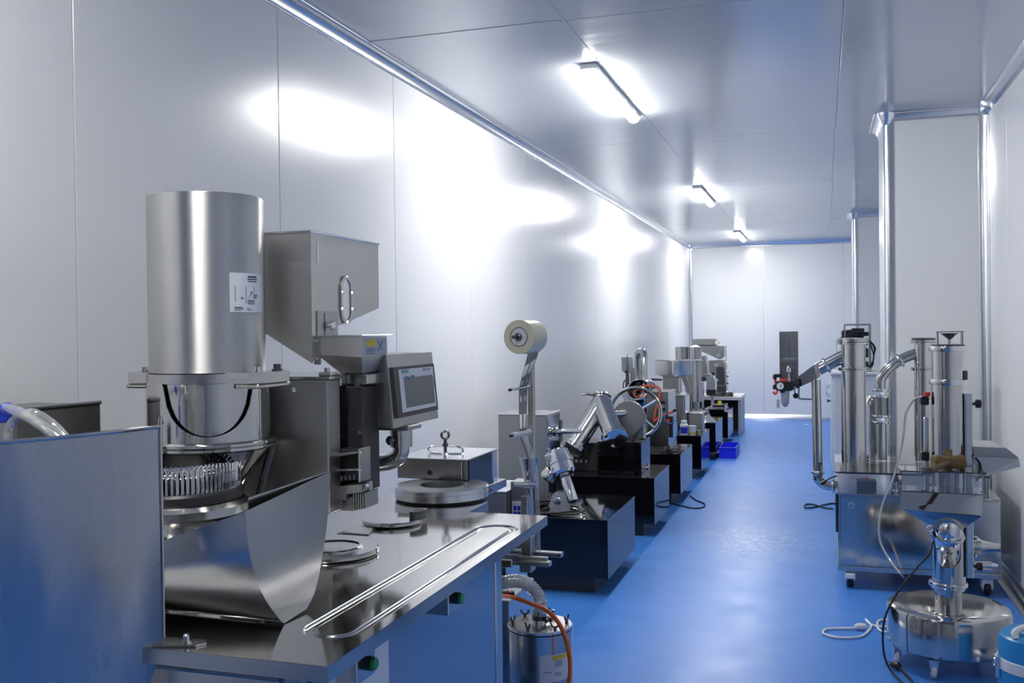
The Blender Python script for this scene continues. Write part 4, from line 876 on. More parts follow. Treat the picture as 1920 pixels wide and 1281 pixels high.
part('air_filter', MB().box(vp.x-.04, vp.x+.01, 7.76, 7.80, vp.z-.03, vp.z+.04, .004).cyl((vp.x-.01, 7.78, vp.z-.13), (vp.x-.01, 7.78, vp.z-.03), .018, n=16), 'black_plastic', cm)
part('filter_button', MB().box(vp.x-.035, vp.x-.012, 7.752, 7.76, vp.z-.01, vp.z+.02, .002), 'red', cm)
part('blue_air_line', MB().tube([aY(1248, 770, 7.76), aY(1246, 785, 7.76), aY(1255, 795, 7.75), aY(1268, 790, 7.75), aY(1270, 810, 7.75), aY(1265, 828, 7.76)], .004, 6), 'jug_blue', cm)
part('cord_end', MB().cyl(aY(1262, 771, 7.77), aY(1268, 769, 7.77), .012, n=12), 'black_plastic', cm)
part('power_cord', MB().tube([(-1.25, 7.80, .409), (-1.16, 7.75, .409), (-1.10, 7.86, .409), (-1.14, 8.0, .409), (-1.22, 7.90, .411), (-1.13, 7.80, .412)], .005, 6), 'black_rubber', cm)

# ------------------------------------------------------------------ pedestal 4: bowl feeder machine, bottles, steel box
bf = thing('bowl_feeder_machine', 'machine with a wide shallow round feeder bowl on a square stand', 'machine', (-1.38, 9.45, HP))
bc = aY(1263, 687, 9.45)
part('bowl', MB().lathe((bc.x, 9.45, bc.z), (0,0,1), [(.0, -.10), (.12, -.098), (.172, -.075), (.180, -.062), (.180, .058), (.176, .058), (.174, -.06), (.0, -.085)], 56, False), 'drum_steel', bf)
part('stand', MB().box(-1.478, -1.315, 9.38, 9.54, .765, bc.z-.075, .003), 'dull_steel', bf)
part('stand_collar', MB().box(-1.47, -1.32, 9.37, 9.54, bc.z-.10, bc.z-.075, .003), 'brushed_steel', bf)
part('body', MB().box(-1.46, -1.262, 9.30, 9.66, HP, .758, .003), 'brushed_steel', bf)
part('top_plate', MB().box(-1.48, -1.24, 9.27, 9.68, .758, .772, .003), 'satin_aluminium', bf)
part('side_chute', MB().plate([(-1.315, 9.40, .985), (-1.262, 9.40, .985), (-1.20, 9.40, .785), (-1.235, 9.40, .765)], .03), 'dull_steel', bf)
part('guide_rod', MB().cyl((-1.30, 9.33, .80), (-1.30, 9.33, .93), .018, n=14), 'chrome', bf)
for i in range(3): part('door_panel', MB().box(-1.452+i*.064, -1.395+i*.064, 9.294, 9.30, HP+.03, .745, .002), ['polished_steel', 'dull_steel', 'chrome'][i], bf)
for i in range(3): part('knob', MB().cyl((-1.275, 9.30, .52+.08*i), (-1.275, 9.27, .52+.08*i), .014, n=14), 'chrome', bf)
part('side_panel', MB().box(-1.262, -1.255, 9.32, 9.64, HP+.02, .745, .001), 'polished_steel', bf)
sbx = thing('steel_box', 'small plain steel box between the bottles and the crumpled bag', 'box', (-1.19, 9.55, HP))
part('body', MB().box(-1.245, -1.115, 9.50, 9.70, HP, .575, .003), 'dull_steel', sbx); part('lid', MB().box(-1.248, -1.112, 9.496, 9.704, .575, .582, .002), 'satin_aluminium', sbx)
def bottle(x, y, r, h, label, lab, fold=None):
    t = thing('bottle', label, 'bottle', (x, y, HP), 'white bottles on a pedestal')
    part('bottle_body', MB().lathe((x, y, HP), (0,0,1), [(0, 0), (r, .002), (r, h*.68), (r*.7, h*.78), (r*.62, h*.80), (0, h*.80)], 28), 'white_plastic', t)
    part('cap', MB().lathe((x, y, HP+h*.79), (0,0,1), [(r*.72, 0), (r*.72, h*.19), (r*.66, h*.21), (0, h*.21)], 24), 'capsule_white', t)
    a_ = math.atan2(-y, -x)
    part('bottle_label', MB().sheet([[Vector((x+(r+.0008)*cos(a), y+(r+.0008)*sin(a), z)) for a in [a_ - 1.1 + 2.0*j/8 for j in range(9)]] for z in (HP+h*.10, HP+h*.55)], .0005), lab, t)
bottle(-1.252, 9.20, .040, .135, 'white plastic bottle with a bright blue label', 'blue_label')
jt = thing('jar', 'small white jar with a pale lid beside the bottle', 'jar', (-1.175, 9.21, HP))
part('jar_body', MB().lathe((-1.175, 9.21, HP), (0,0,1), [(0, 0), (.030, 0), (.036, .07), (0, .07)], 28), 'white_plastic', jt); part('jar_lid', MB().lathe((-1.175, 9.21, HP+.07), (0,0,1), [(.038, 0), (.038, .016), (0, .018)], 28), 'capsule_white', jt)
part('jar_label', MB().lathe((-1.175, 9.21, HP+.012), (0,0,1), [(.0325, 0), (.0335, .012)], 28, False), 'yellow', jt)
solo('tin', MB().lathe((-1.125, 9.24, HP), (0,0,1), [(0, 0), (.02, 0), (.02, .04), (.018, .042), (0, .042)], 20), 'dull_steel', 'tiny steel tin at the edge of the pedestal beside the jar', 'tin', (-1.125, 9.24, HP))

# ------------------------------------------------------------------ pedestal 5: twin hopper counter
th = thing('twin_hopper_machine', 'machine with two round hoppers above a stepped vertical cylinder', 'machine', (-1.38, 10.75, HP))
yq = 10.75
def cyl_px(px0, px1, py0, py1, y, lip=.0):
    a, b = aY(px0, py0, y), aY(px1, py0, y); c = aY((px0+px1)/2, py1, y); r = (b.x-a.x)/2*.97; x = (a.x+b.x)/2
    return x, r, a.z, c.z
for i, (a, b) in enumerate(((1266, 1292), (1291, 1316))):
    x, r, z1, z0 = cyl_px(a, b, 652, 674, yq + .05*(i == 0))
    h_ = part('hopper', MB().lathe((x, yq+.05*(i == 0), z0), (0,0,1), [(r*.9, 0), (r, .004), (r, z1-z0), (r+.006, z1-z0), (r+.006, z1-z0+.006), (r-.004, z1-z0+.006), (r-.004, .01), (0, .01)], 32, False), 'brushed_steel', th)
    if i: part('powder_heap', MB().lathe((x, yq, z1-.01), (0,0,1), [(r-.004, 0), (r*.8, .02), (r*.3, .038), (0, .04)], 24), 'powder', h_)
x, r, z1, z0 = cyl_px(1298, 1315, 676, 717, yq); part('upper_cylinder', MB().lathe((x, yq, z0), (0,0,1), [(r, 0), (r, z1-z0-.012), (r+.03, z1-z0-.006), (r+.03, z1-z0), (0, z1-z0)], 32), 'brushed_steel', th)
x, r, z1, z0 = cyl_px(1298, 1318, 717, 753, yq); part('lower_cylinder', MB().cyl((x, yq, z0), (x, yq, z1), r+.004, n=32), 'brushed_steel', th)
part('chute', MB().plate([(x-.10, yq+.02, z1+.20), (x-.02, yq+.02, z1+.24), (x-.04, yq+.02, z0+.0), (x-.075, yq+.02, z0-.02)], .05), 'dull_steel', th)
part('outlet', MB().cyl((x-.02, yq, z0-.09), (x-.02, yq, z0), r*.75, n=28), 'dull_steel', th)
part('base', MB().box(x-.16, x+.10, yq-.14, yq+.22, HP, HP+.09, .004), 'black_panel', th)
part('column', MB().box(x-.14, x-.08, yq+.05, yq+.18, HP+.09, 1.05, .003), 'dull_steel', th)
part('motor_block', MB().box(x-.155, x-.085, yq-.08, yq+.05, z0-.08, z0-.01, .004), 'black_plastic', th)
part('support_leg', MB().cyl((x-.02, yq, HP+.09), (x-.02, yq, z0-.09), .03, n=20), 'brushed_steel', th)
# crumpled clear bag
mb = MB(); rows = []
random.seed(3)
for i in range(9):
    row = []
    for j in range(11):
        x_, y_ = -1.33 + .235*j/10, 10.39 + .20*i/8; e = min(i, 8-i, j, 10-j)/3.0
        row.append(Vector((x_ + random.uniform(-.008, .008), y_, HP + .002 + min(1, e)*random.uniform(.02, .10))))
    rows.append(row)
solo('plastic_bag', MB().sheet(rows, .0006), 'bag_film', 'crumpled clear plastic bag lying on a black pedestal', 'bag', (-1.22, 10.49, HP))

# ------------------------------------------------------------------ pedestal 6: small press
ps = thing('bench_press_machine', 'grey bench press with sloping top housing and black foot', 'machine', (-1.33, 12.0, HP))
yv_ = 11.95
def box_px(px0, py0, px1, py1, y, d, b=.003):
    a, c = aY(px0, py0, y), aY(px1, py1, y); return MB().box(a.x, c.x, y, y+d, c.z, a.z, b)
def poly_px(pts, y, d): return MB().prism([(aY(px, py, y).x, aY(px, py, y).z) for px, py in pts], 'y', y, y+d)
part('upper_housing', poly_px([(1315, 668), (1322, 667), (1326, 685), (1327, 703), (1314, 703)], yv_, .2), 'brushed_steel', ps)
part('neck', box_px(1314, 702, 1333, 715, yv_-.03, .22), 'dull_steel', ps)
part('clamp', MB().cyl(aY(1319, 711, yv_-.06), aY(1319, 711, yv_), .03, n=18), 'dark_metal', ps)
part('head', poly_px([(1325, 707), (1337, 706), (1341, 716), (1341, 731), (1324, 731)], yv_-.05, .18), 'satin_aluminium', ps)
part('foot_block', box_px(1324, 731, 1342, 741, yv_-.05, .18), 'black_plastic', ps)
part('post', box_px(1333, 741, 1338, 768, yv_+.02, .06), 'grey_paint', ps)
part('spindle', MB().cyl(aY(1318, 716, yv_), aY(1318, 770, yv_), .014, n=14), 'chrome', ps)
part('knob', MB().cyl(aY(1337, 701, yv_-.02), aY(1337, 701, yv_-.06), .018, n=16), 'black_plastic', ps)
part('knob', MB().cyl(aY(1344, 713, yv_-.02), aY(1344, 713, yv_-.06), .017, n=16), 'satin_aluminium', ps)
part('base_plate', MB().box(-1.36, -1.12, 11.80, 12.3, HP, HP+.03, .004), 'polished_steel', ps)
part('tray', MB().box(-1.27, -1.12, 11.85, 12.2, HP+.05, HP+.075, .003), 'polished_steel', ps)
part('tray_block', MB().box(-1.21, -1.17, 11.88, 11.95, HP+.075, HP+.12, .003), 'yellow', ps)

# ------------------------------------------------------------------ last machine on the grey bench
gb = thing('grey_bench', 'light grey bench with a thick top at the far end of the row', 'bench', (-1.4, 13.3, 0))
part('bench_top', MB().box(-1.93, -1.018, 12.95, 13.75, .455, .50, .004), 'white_paint', gb)
part('side_board', MB().box(-1.06, -1.03, 12.98, 13.72, .0, .455, .003), 'grey_paint', gb)
part('side_board', MB().box(-1.92, -1.89, 12.98, 13.72, .0, .455, .003), 'grey_paint', gb)
part('back_board', MB().box(-1.89, -1.06, 13.6, 13.63, .0, .455, .003), 'black_panel', gb)
lm = thing('blister_machine', 'largest far machine with a stepped steel hopper and white dial knobs', 'machine', (-1.36, 13.2, .5))
yl_ = 13.05
part('hopper_box', box_px(1297, 636, 1342, 648, yl_, .30), 'brushed_steel', lm)
part('hopper_seam', box_px(1297, 647, 1342, 649, yl_-.004, .30), 'dark_metal', lm)
part('hopper', poly_px([(1297, 649), (1358, 649), (1358, 669), (1350, 674), (1346, 673), (1315, 659), (1297, 657)], yl_, .32), 'brushed_steel', lm)
part('body', poly_px([(1327, 677), (1354, 676), (1359, 684), (1361, 742.3), (1327, 743)], yl_, .34), 'housing_steel', lm)
part('front_door', poly_px([(1343, 688), (1357, 688), (1359, 722), (1344, 722)], yl_-.02, .02), 'dark_metal', lm)
part('dark_recess', poly_px([(1344, 724), (1361, 724), (1361, 738), (1344, 738)], yl_-.02, .02), 'dark_metal', lm)
part('side_rail', box_px(1360.5, 648, 1362.5, 742, yl_+.02, .05), 'polished_steel', lm)
for px, py in ((1348, 667), (1343.5, 685), (1344, 713)): part('dial_knob', MB().lathe(aY(px, py, yl_), (0,-1,0), [(.024, 0), (.024, .03), (.018, .036)], 18), 'satin_aluminium', lm)
for py in (680, 697, 706, 719, 735): part('side_knob', MB().cyl(aY(1361, py, yl_+.04), aY(1366, py, yl_+.04), .010, n=10), 'black_plastic' if py in (706, 719) else 'chrome', lm)
part('lower_tray', MB().box(-1.42, -1.12, 12.98, 13.3, .501, .56, .004), 'polished_steel', lm)
part('hopper_latch', MB().cyl(aY(1343, 643, yl_+.1), aY(1350, 643, yl_+.1), .012, n=10), 'satin_aluminium', lm)

# ------------------------------------------------------------------ blue crates on the floor
def crate(x0, x1, y0, y1, h, label):
    t = thing('crate', label, 'crate', ((x0+x1)/2, (y0+y1)/2, 0))
    w_ = .008
    part('base', MB().box(x0, x1, y0, y1, 0.001, .01), 'crate_blue', t)
    for n_, bx_ in (('end_wall', (x0, x1, y0, y0+w_)), ('end_wall', (x0, x1, y1-w_, y1)), ('side_wall', (x0, x0+w_, y0+w_, y1-w_)), ('side_wall', (x1-w_, x1, y0+w_, y1-w_))): part(n_, MB().box(*bx_, .01, h, .001), 'crate_blue', t)
    part('rim', MB().box(x0-.008, x1+.008, y0-.008, y0+.004, h-.015, h, .002), 'crate_blue', t)
crate(-1.070, -.894, 10.60, 11.10, .12, 'bright blue plastic crate standing in the aisle')
# cords on the floor at the pedestals
solo('power_cord', MB().tube([aZ(1242, 938, .006), aZ(1240, 944, .006), aZ(1252, 948, .006), aZ(1258, 944, .006), aZ(1275, 948, .006), aZ(1300, 953, .006), aZ(1318, 951, .006), aZ(1321, 945, .006), aZ(1305, 938, .006), aZ(1294, 930, .006)], .0055, 8), 'black_rubber', 'dark cord lying on the blue floor between two pedestals', 'cord', (-1.1, 7.6, 0))

# ------------------------------------------------------------------ stainless cart with pipes (vacuum unit)
ct = thing('vacuum_cart', 'wheeled stainless cart carrying tall pipes and cylinders by the pier', 'cart', (.46, 5.85, 0))
cx0, cx1, cy0, cy1 = .072, .86, 5.45, 6.22
body = part('cabinet', MB().box(cx0, cx1, cy0, cy1, .125, .505, .003), 'worktop_steel', ct)
part('front_panel', MB().box(cx0+.012, cx1-.012, cy0-.004, cy0, .135, .495, .0015), 'worktop_steel', body)
part('base_frame', MB().box(cx0-.004, cx1, cy0-.006, cy1, .098, .125, .002), 'brushed_steel', ct)
part('corner_strip', MB().box(cx0-.012, cx0, cy0+.01, cy0+.05, .30, .505, .001), 'black_panel', ct)
part('deck', MB().box(cx0-.01, cx1, cy0-.01, cy1, .505, .512, .001), 'brushed_steel', ct)
lg = aY(1597, 948, cy0-.004); lgo = part('logo_plate', MB().torus(lg, (0,1,0), .016, .0025, 24, 6, 4.6, .6), 'satin_aluminium', body, 'round silver logo')
part('logo_mark', MB().prism([(lg.x+.008+.012*cos(a), lg.z+.004+.007*sin(a)) for a in [2*pi*i/14 for i in range(14)]], 'y', cy0-.0065, cy0-.004), 'satin_aluminium', lgo)
# clear box on the deck
zd, zt3 = .512, .618
for x in (cx0, .80):
    part('clear_side', MB().box(x, x+.004, cy0, cy0+.30, zd, zt3), 'acrylic', ct)
part('clear_front', MB().box(cx0, .80, cy0-.002, cy0+.002, zd, zt3), 'acrylic', ct)
part('clear_top', MB().box(cx0-.01, .81, cy0-.01, cy0+.74, zt3, zt3+.010), 'acrylic', ct)
sw = part('switch_box', MB().box(.168, .268, cy0+.04, cy0+.13, zd, .575, .003), 'black_plastic', ct)
part('switch_knob', MB().cyl((.215, cy0+.06, .575), (.215, cy0+.06, .59), .014, n=16), 'red_button', sw)
part('regulator', MB().lathe((.365, cy0+.08, zd), (0,0,1), [(.026, 0), (.026, .012), (.018, .02), (.018, .045), (.024, .05), (.024, .062)], 20), 'chrome', ct)
part('regulator_cap', MB().cyl((.365, cy0+.08, .574), (.365, cy0+.08, .60), .018, n=18), 'black_plastic', ct)
part('lever', MB().tube([(.50, cy0+.06, .53), (.54, cy0+.05, .56), (.58, cy0+.05, .585)], .010, 8), 'black_plastic', ct)
def caster(parent, x, y, r=.042, w_=.03, sx=1, mat='white_plastic', tyre='black_rubber'):
    c = part('caster', MB().box(x-w_*.9, x+w_*.9, y-r*.8, y+r*.75, r*.9, r*2.25, .004), mat, parent)
    part('caster_wheel', MB().lathe((x-w_/2, y, r+.001), (1,0,0), [(r*.5, -.002), (r-.006, -.002), (r, .004), (r, w_-.004), (r-.006, w_+.002), (r*.5, w_+.002)], 28), tyre, c)
    part('caster_hub', MB().lathe((x-w_/2-.003, y, r+.001), (1,0,0), [(r*.62, 0), (r*.62, w_+.006)], 20), 'white_plastic', c)
    part('caster_plate', MB().box(x-w_*1.1, x+w_*1.1, y-r*.8, y+r*.8, r*2.25, r*2.25+.005), 'satin_aluminium', c)
for x, y in ((cx0+.06, cy0+.06), (cx0+.06, cy1-.06), (cx1-.06, cy0+.06), (cx1-.06, cy1-.06)): caster(ct, x, y)
part('brake_pedal', MB().box(cx0+.035, cx0+.085, cy0-.01, cy0+.03, .055, .085, .006), 'white_plastic', ct)
def clampring(c, ax, r, parent, mat='chrome', h=.018, name='pipe_clamp'):
    c = Vector(c); a = Vector(ax).normalized()
    mb = MB().lathe(c - a*h/2, a, [(r, 0), (r+.010, .002), (r+.012, h*.5), (r+.010, h-.002), (r, h)], 36)
    u, v, d = mb.frame(a); mb.cyl(c + u*(r+.016) - v*.014, c + u*(r+.016) + v*.014, .006, n=10).cyl(c + u*(r+.016) + v*.014, c + u*(r+.030) + v*.02, .008, n=8)
    return part(name, mb, mat, parent)
def flange(c, ax, r, parent, h=.022, name='flange_ring'): return part(name, MB().lathe(Vector(c) - Vector(ax).normalized()*h/2, ax, [(r, 0), (r+.018, .002), (r+.018, h*.42), (r+.014, h*.5), (r+.018, h*.58), (r+.018, h-.002), (r, h)], 44), 'polished_steel', parent)
# cylinder A with the inclined pipe to the left
ya_ = 5.78; ax_ = aY(1600, 700, ya_).x; ra = .0665; zA = aY(1600, 640, ya_).z; zA2 = aY(1600, 692, ya_).z
A_ = part('cylinder', MB().lathe((ax_, ya_, zt3+.01), (0,0,1), [(ra, 0), (ra, zA2-zt3-.01), (ra, zA-zt3-.01)], 48), 'polished_steel', ct)
flange((ax_, ya_, zA2), (0,0,1), ra, A_); flange((ax_, ya_, zA-.004), (0,0,1), ra, A_, .03)
part('cylinder_lid', MB().lathe((ax_, ya_, zA+.01), (0,0,1), [(ra+.012, 0), (ra+.012, .006), (ra*.5, .010), (0, .010)], 40), 'brushed_steel', A_)
part('lid_wire', MB().tube([(ax_-ra-.02, ya_-.02, zA-.06), (ax_-ra-.022, ya_-.02, zA), (ax_-ra, ya_-.03, zA+.016), (ax_+.02, ya_-ra-.01, zA+.016)], .003, 6), 'chrome', A_)
i0 = aY(1574, 672, ya_); i1 = aY(1534, 693, ya_); di = (i1-i0).normalized()
part('inclined_pipe', MB().cyl(i0 - di*-.0 - di*.05, i1, .036, n=32), 'polished_steel', ct)
clampring(i0.lerp(i1, .62), di, .036, ct)
i2 = aY(1478, 727, ya_)
part('chute', MB().loft([[i1 + di*0.0 + Vector((0, 0, .036)) - Vector((0, .036, 0)), i1 + Vector((0, .036, .036)), i1 + Vector((.012, .036, -.036)), i1 + Vector((.012, -.036, -.036))],
    [i1 + di*.03 + Vector((-.0, -.042, .040)), i1 + di*.03 + Vector((0, .042, .040)), i1 + di*.03 + Vector((.012, .042, -.042)), i1 + di*.03 + Vector((.012, -.042, -.042))],
    [i2 + Vector((0, -.02, .022)), i2 + Vector((0, .02, .022)), i2 + Vector((.006, .02, -.022)), i2 + Vector((.006, -.02, -.022))]]), 'worktop_steel', ct)
# tall open sample box of steel and clear front
b0, b1 = aY(1461, 622, ya_-.06), aY(1497, 716, ya_-.06); bxs = (b0.x, b1.x, ya_-.06, ya_+.04, b1.z, b0.z)
sb_ = part('feed_box_back', MB().box(bxs[0], bxs[1], bxs[3]-.003, bxs[3], bxs[4], bxs[5]), 'dull_steel', ct)
part('feed_box_side', MB().box(bxs[0], bxs[0]+.004, bxs[2], bxs[3]-.003, bxs[4], bxs[5]), 'polished_steel', ct); part('feed_box_side', MB().box(bxs[1]-.004, bxs[1], bxs[2], bxs[3]-.003, bxs[4], bxs[5]), 'polished_steel', ct)
part('feed_box_front', MB().box(bxs[0]+.004, bxs[1]-.004, bxs[2], bxs[2]+.003, bxs[4], bxs[5]-.004), 'sight_glass', ct)
part('feed_box_floor', MB().box(bxs[0]+.004, bxs[1]-.004, bxs[2]+.004, bxs[3]-.004, bxs[4], bxs[4]+.10, .004), 'dark_metal', ct)
part('capsule_heap', MB().box(bxs[0]+.006, bxs[1]-.006, bxs[2]+.006, bxs[3]-.008, bxs[4]+.10, bxs[4]+.135, .01), 'satin_aluminium', ct)
for x in (bxs[0]+.035, bxs[1]-.035): part('inner_rod', MB().cyl((x, bxs[2]+.03, bxs[4]+.10), (x, bxs[2]+.03, bxs[5]-.05), .004, n=10), 'chrome', ct)
part('valve_stem', MB().lathe(((bxs[0]+bxs[1])/2, bxs[2]-.012, bxs[4]-.01), (0,0,1), [(.012, 0), (.012, .03), (.006, .03), (.006, .06), (.014, .065), (.014, .09), (.004, .1)], 18), 'chrome', ct)
# air regulator with gauge
rg_ = aY(1470, 735, ya_-.10); yr = ya_-.10
ar = part('air_regulator', MB().box(rg_.x-.045, rg_.x+.05, yr, yr+.05, aY(1470, 733, yr).z, aY(1470, 715, yr).z, .006).lathe((rg_.x, yr+.03, aY(1470, 737, yr).z), (0,0,1), [(.024, 0), (.026, .02)], 24), 'black_plastic', ct)
part('filter_bowl', MB().lathe((rg_.x+.005, yr+.03, aY(1470, 760, yr).z), (0,0,1), [(.008, -.012), (.016, 0), (.022, .01), (.024, .075), (.024, .08)], 28), 'grey_paint', ar)
gg = aY(1463.5, 724, yr-.004); part('gauge', MB().lathe(gg, (-.15, -1, 0), [(.022, -.02), (.023, 0), (.023, .006), (.020, .007)], 28), 'black_plastic', ar)
part('gauge_face', MB().lathe(gg + Vector((-.15, -1, 0)).normalized()*.0072, (-.15, -1, 0), [(.0195, 0), (.0195, .0008)], 28), 'label_white', ar)
part('gauge_needle', MB().tube([gg + Vector((-.004, -.010, -.008)), gg + Vector((.004, -.010, .012))], .0014, 5, smooth=False), 'ink', ar)
part('red_ring', MB().lathe((rg_.x-.002, yr+.03, aY(1470, 716, yr).z), (0,0,1), [(.022, 0), (.022, .016)], 24), 'red', ar)
for py in (705, 724):
    q = aY(1453, py, yr); part('push_fitting', MB().cyl(q + Vector((-.006, .02, 0)), q + Vector((.035, .025, 0)), .010, n=14).cyl(q + Vector((-.002, .02, -.02)), q + Vector((-.002, .02, .004)), .011, n=14), 'black_plastic', ar)
part('red_air_line', MB().tube([aY(1453, 709, yr+.02), aY(1455, 722, yr+.02), aY(1457, 732, yr+.01), aY(1454, 739, yr), aY(1450, 735, yr)], .0065, 8), 'red', ar)
part('paper_tag', MB().box(aY(1456, 750, yr).x, aY(1462, 750, yr).x, yr-.002, yr-.001, aY(1459, 765, yr).z, aY(1459, 749, yr).z), 'grey_paint', ar)
part('outlet_fitting', MB().cyl(aY(1485, 720, yr+.02), aY(1497, 720, yr+.02), .014, n=14).cyl(aY(1496, 712, yr+.02), aY(1496, 728, yr+.02), .009, n=12), 'black_plastic', ar)
part('support_rod', MB().tube([aY(1498, 727, ya_), aY(1498, 744, ya_), aY(1501, 748, ya_), aY(1527, 749, ya_)], .005, 8), 'dull_steel', ct)
part('rod_clamp', MB().lathe(aY(1494, 742, ya_-.03), (-.3, -1, 0), [(.014, 0), (.016, .01), (.016, .022), (.01, .024)], 8), 'black_plastic', ct)
part('white_line', MB().tube([aY(1491, 722, ya_-.03), aY(1490, 732, ya_-.03), aY(1492, 742, ya_-.03)], .0045, 8), 'white_plastic', ct)
# down pipe with elbow into the cart
yd = 5.72; d0 = aY(1530, 712, yd); d1 = aY(1534, 886, yd)
part('down_pipe', MB().cyl((d1.x, yd, d1.z), (d0.x, yd, d0.z), .0255, n=32), 'polished_steel', ct)
clampring((d1.x, yd, d1.z), (0,0,1), .0255, ct)
el = aY(1566, 912, yd)
ep = [Vector((d1.x, yd, d1.z)), Vector((d1.x, yd, d1.z-.035)), Vector((d1.x+.012, yd, el.z+.022)), Vector((d1.x+.040, yd, el.z+.002)), Vector((d1.x+.075, yd, el.z)), Vector((cx0+.0, yd, el.z))]
part('elbow', MB().tube(ep, .0265, 24), 'polished_steel', ct); clampring((cx0-.02, yd, el.z), (1,0,0), .0265, ct)
part('loose_plug', MB().tube([(cx0-.004, cy0+.02, .60), (.035, cy0+.0, .59), (.012, cy0-.005, .575)], .004, 6).lathe((.014, cy0-.005, .577), (-.8, -.1, -.55), [(.007, 0), (.011, .010), (.011, .030), (.006, .036)], 12), 'black_plastic', ct)
# glass pipe with bend into cylinder C
yc_ = 6.0; pxc = aY(1652, 800, yc_).x; zb_ = zt3+.01
part('sight_pipe', MB().cyl((pxc, yc_, zb_), (pxc, yc_, aY(1652, 790, yc_).z), .033, n=32), 'polished_steel', ct)
zg0, zg1 = aY(1652, 777, yc_).z, aY(1652, 746, yc_).z
part('sight_glass', MB().pipe((pxc, yc_, zg0-.01), (pxc, yc_, zg1+.01), .045, .004), 'sight_glass', ct); part('sight_core', MB().cyl((pxc, yc_, zg0-.02), (pxc, yc_, zg1+.02), .030, n=24), 'chrome', ct)
for z in (zg0-.045, zg0-.01, zg1+.008, zg1+.045): clampring((pxc, yc_, z), (0,0,1), .040, ct)
xC = aY(1732, 700, yc_).x; rC = .0515
bendp = [Vector((pxc, yc_, zg1+.04)), Vector((pxc, yc_, zg1+.10)), Vector((pxc+.012, yc_, aY(1656, 705, yc_).z)), aY(1669, 689, yc_), aY(1688, 676, yc_), aY(1706, 667, yc_), Vector((xC-.02, yc_, aY(1718, 661, yc_).z))]
part('pipe_bend', MB().tube(bendp, .030, 24, 8), 'polished_steel', ct)
bq = aY(1688, 676, yc_); clampring(bq, (.85, 0, .45), .031, ct)
zC, zC2 = aY(1735, 640, yc_).z, aY(1735, 692, yc_).z
C_ = part('cylinder', MB().cyl((xC, yc_, zb_), (xC, yc_, zC), rC, n=44), 'polished_steel', ct)
flange((xC, yc_, zC2), (0,0,1), rC, C_); flange((xC, yc_, zC-.004), (0,0,1), rC, C_, .026)
part('cylinder_lid', MB().lathe((xC, yc_, zC+.009), (0,0,1), [(rC+.012, 0), (rC+.012, .010), (0, .012)], 36), 'dark_metal', C_)
# machinery seen between the pipes
mb_ = part('pump_block', MB().box(.262, .30, 6.08, 6.18, zb_, .93, .004), 'dull_steel', ct)
part('pump_dome', MB().lathe((.275, 6.1, .93), (0,0,1), [(.05, 0), (.05, .02), (.03, .06), (0, .065)], 24), 'polished_steel', ct)
for i in range(7): part('pump_bolt', MB().lathe((.275, 6.078, zb_+.03+i*.03), (0,-1,0), [(.007, 0), (.005, .006)], 8), 'chrome', mb_)
# hose of the cart
solo('clear_hose', MB().tube([aY(1748, 748, 4.86), aY(1727, 744, 4.9), aY(1712, 752, 4.95), aY(1700, 772, 5.0), aY(1697, 785, 5.02), aY(1695, 810, 5.05), aY(1688, 850, 5.1), aY(1674, 900, 5.15), aY(1655, 945, 5.2), aY(1648, 985, 5.2), aY(1652, 1020, 5.2), aY(1670, 1052, 5.15), aY(1690, 1078, 5.05), aZ(1702, 1092, .012)], .0052, 10), 'tube_amber', 'long clear yellowish hose arching down in front of the cart', 'hose', (.4, 5.1, 0))

# ------------------------------------------------------------------ tall deduster on a round drum base
dd = thing('tablet_deduster', 'tall polished deduster tower standing on a wide round wheeled drum', 'machine', (.486, 4.34, 0))
ox, oy = .486, 4.34; Rd = .238
zd0, zd1 = .085, .25
part('drum_base', MB().lathe((ox, oy, 0), (0,0,1), [(0, zd0), (Rd-.006, zd0), (Rd, zd0+.006), (Rd, zd1-.022), (Rd-.006, zd1-.008), (Rd-.02, zd1), (Rd-.05, zd1+.003), (.08, zd1+.006), (0, zd1+.006)], 96), 'worktop_steel', dd)
for a in (-2.95, -1.95, -.5, .9):
    caster(dd, ox + .205*cos(a), oy + .205*sin(a), .033, .018, 1, 'satin_aluminium', 'white_plastic')
part('neck', MB().lathe((ox, oy, zd1+.004), (0,0,1), [(.052, 0), (.052, .055), (.064, .06), (.064, .075), (.058, .08), (.064, .085), (.064, .10), (.056, .10)], 44), 'polished_steel', dd)
clampring((ox, oy, .335), (0,0,1), .064, dd, h=.02)
zr1 = .345
ztop = aY(1777, 648, oy).z; zcl = aY(1777, 716, oy).z
T_ = part('tower', MB().lathe((ox+.004, oy, zr1), (0,0,1), [(.0625, 0), (.0625, zcl-zr1), (.061, zcl-zr1), (.061, ztop-zr1), (0, ztop-zr1)], 56), 'polished_steel', dd)
clampring((ox+.006, oy, zcl), (0,0,1), .063, T_, h=.024); clampring((ox+.006, oy, ztop-.012), (0,0,1), .063, T_, h=.024)
part('tower_lid', MB().lathe((ox+.006, oy, ztop), (0,0,1), [(.064, 0), (.064, .005), (.0, .007)], 40), 'dark_metal', T_)
zf = aY(1787, 623, oy).z
mb = MB()
for sx in (-.046, .046): mb.box(ox+.012+sx-.003, ox+.012+sx+.003, oy-.02, oy+.02, ztop+.004, zf)
part('top_frame', mb.box(ox-.04, ox+.064, oy-.022, oy+.022, zf, zf+.004), 'dull_steel', T_)
part('top_cone', MB().lathe((ox+.012, oy, zf-.004), (0,0,-1), [(.036, 0), (.006, .026), (.005, .045)], 28), 'satin_aluminium', T_)
part('side_fittings', MB().box(ox+.062, ox+.078, oy-.02, oy+.02, 1.16, 1.215, .004), 'dark_metal', T_)
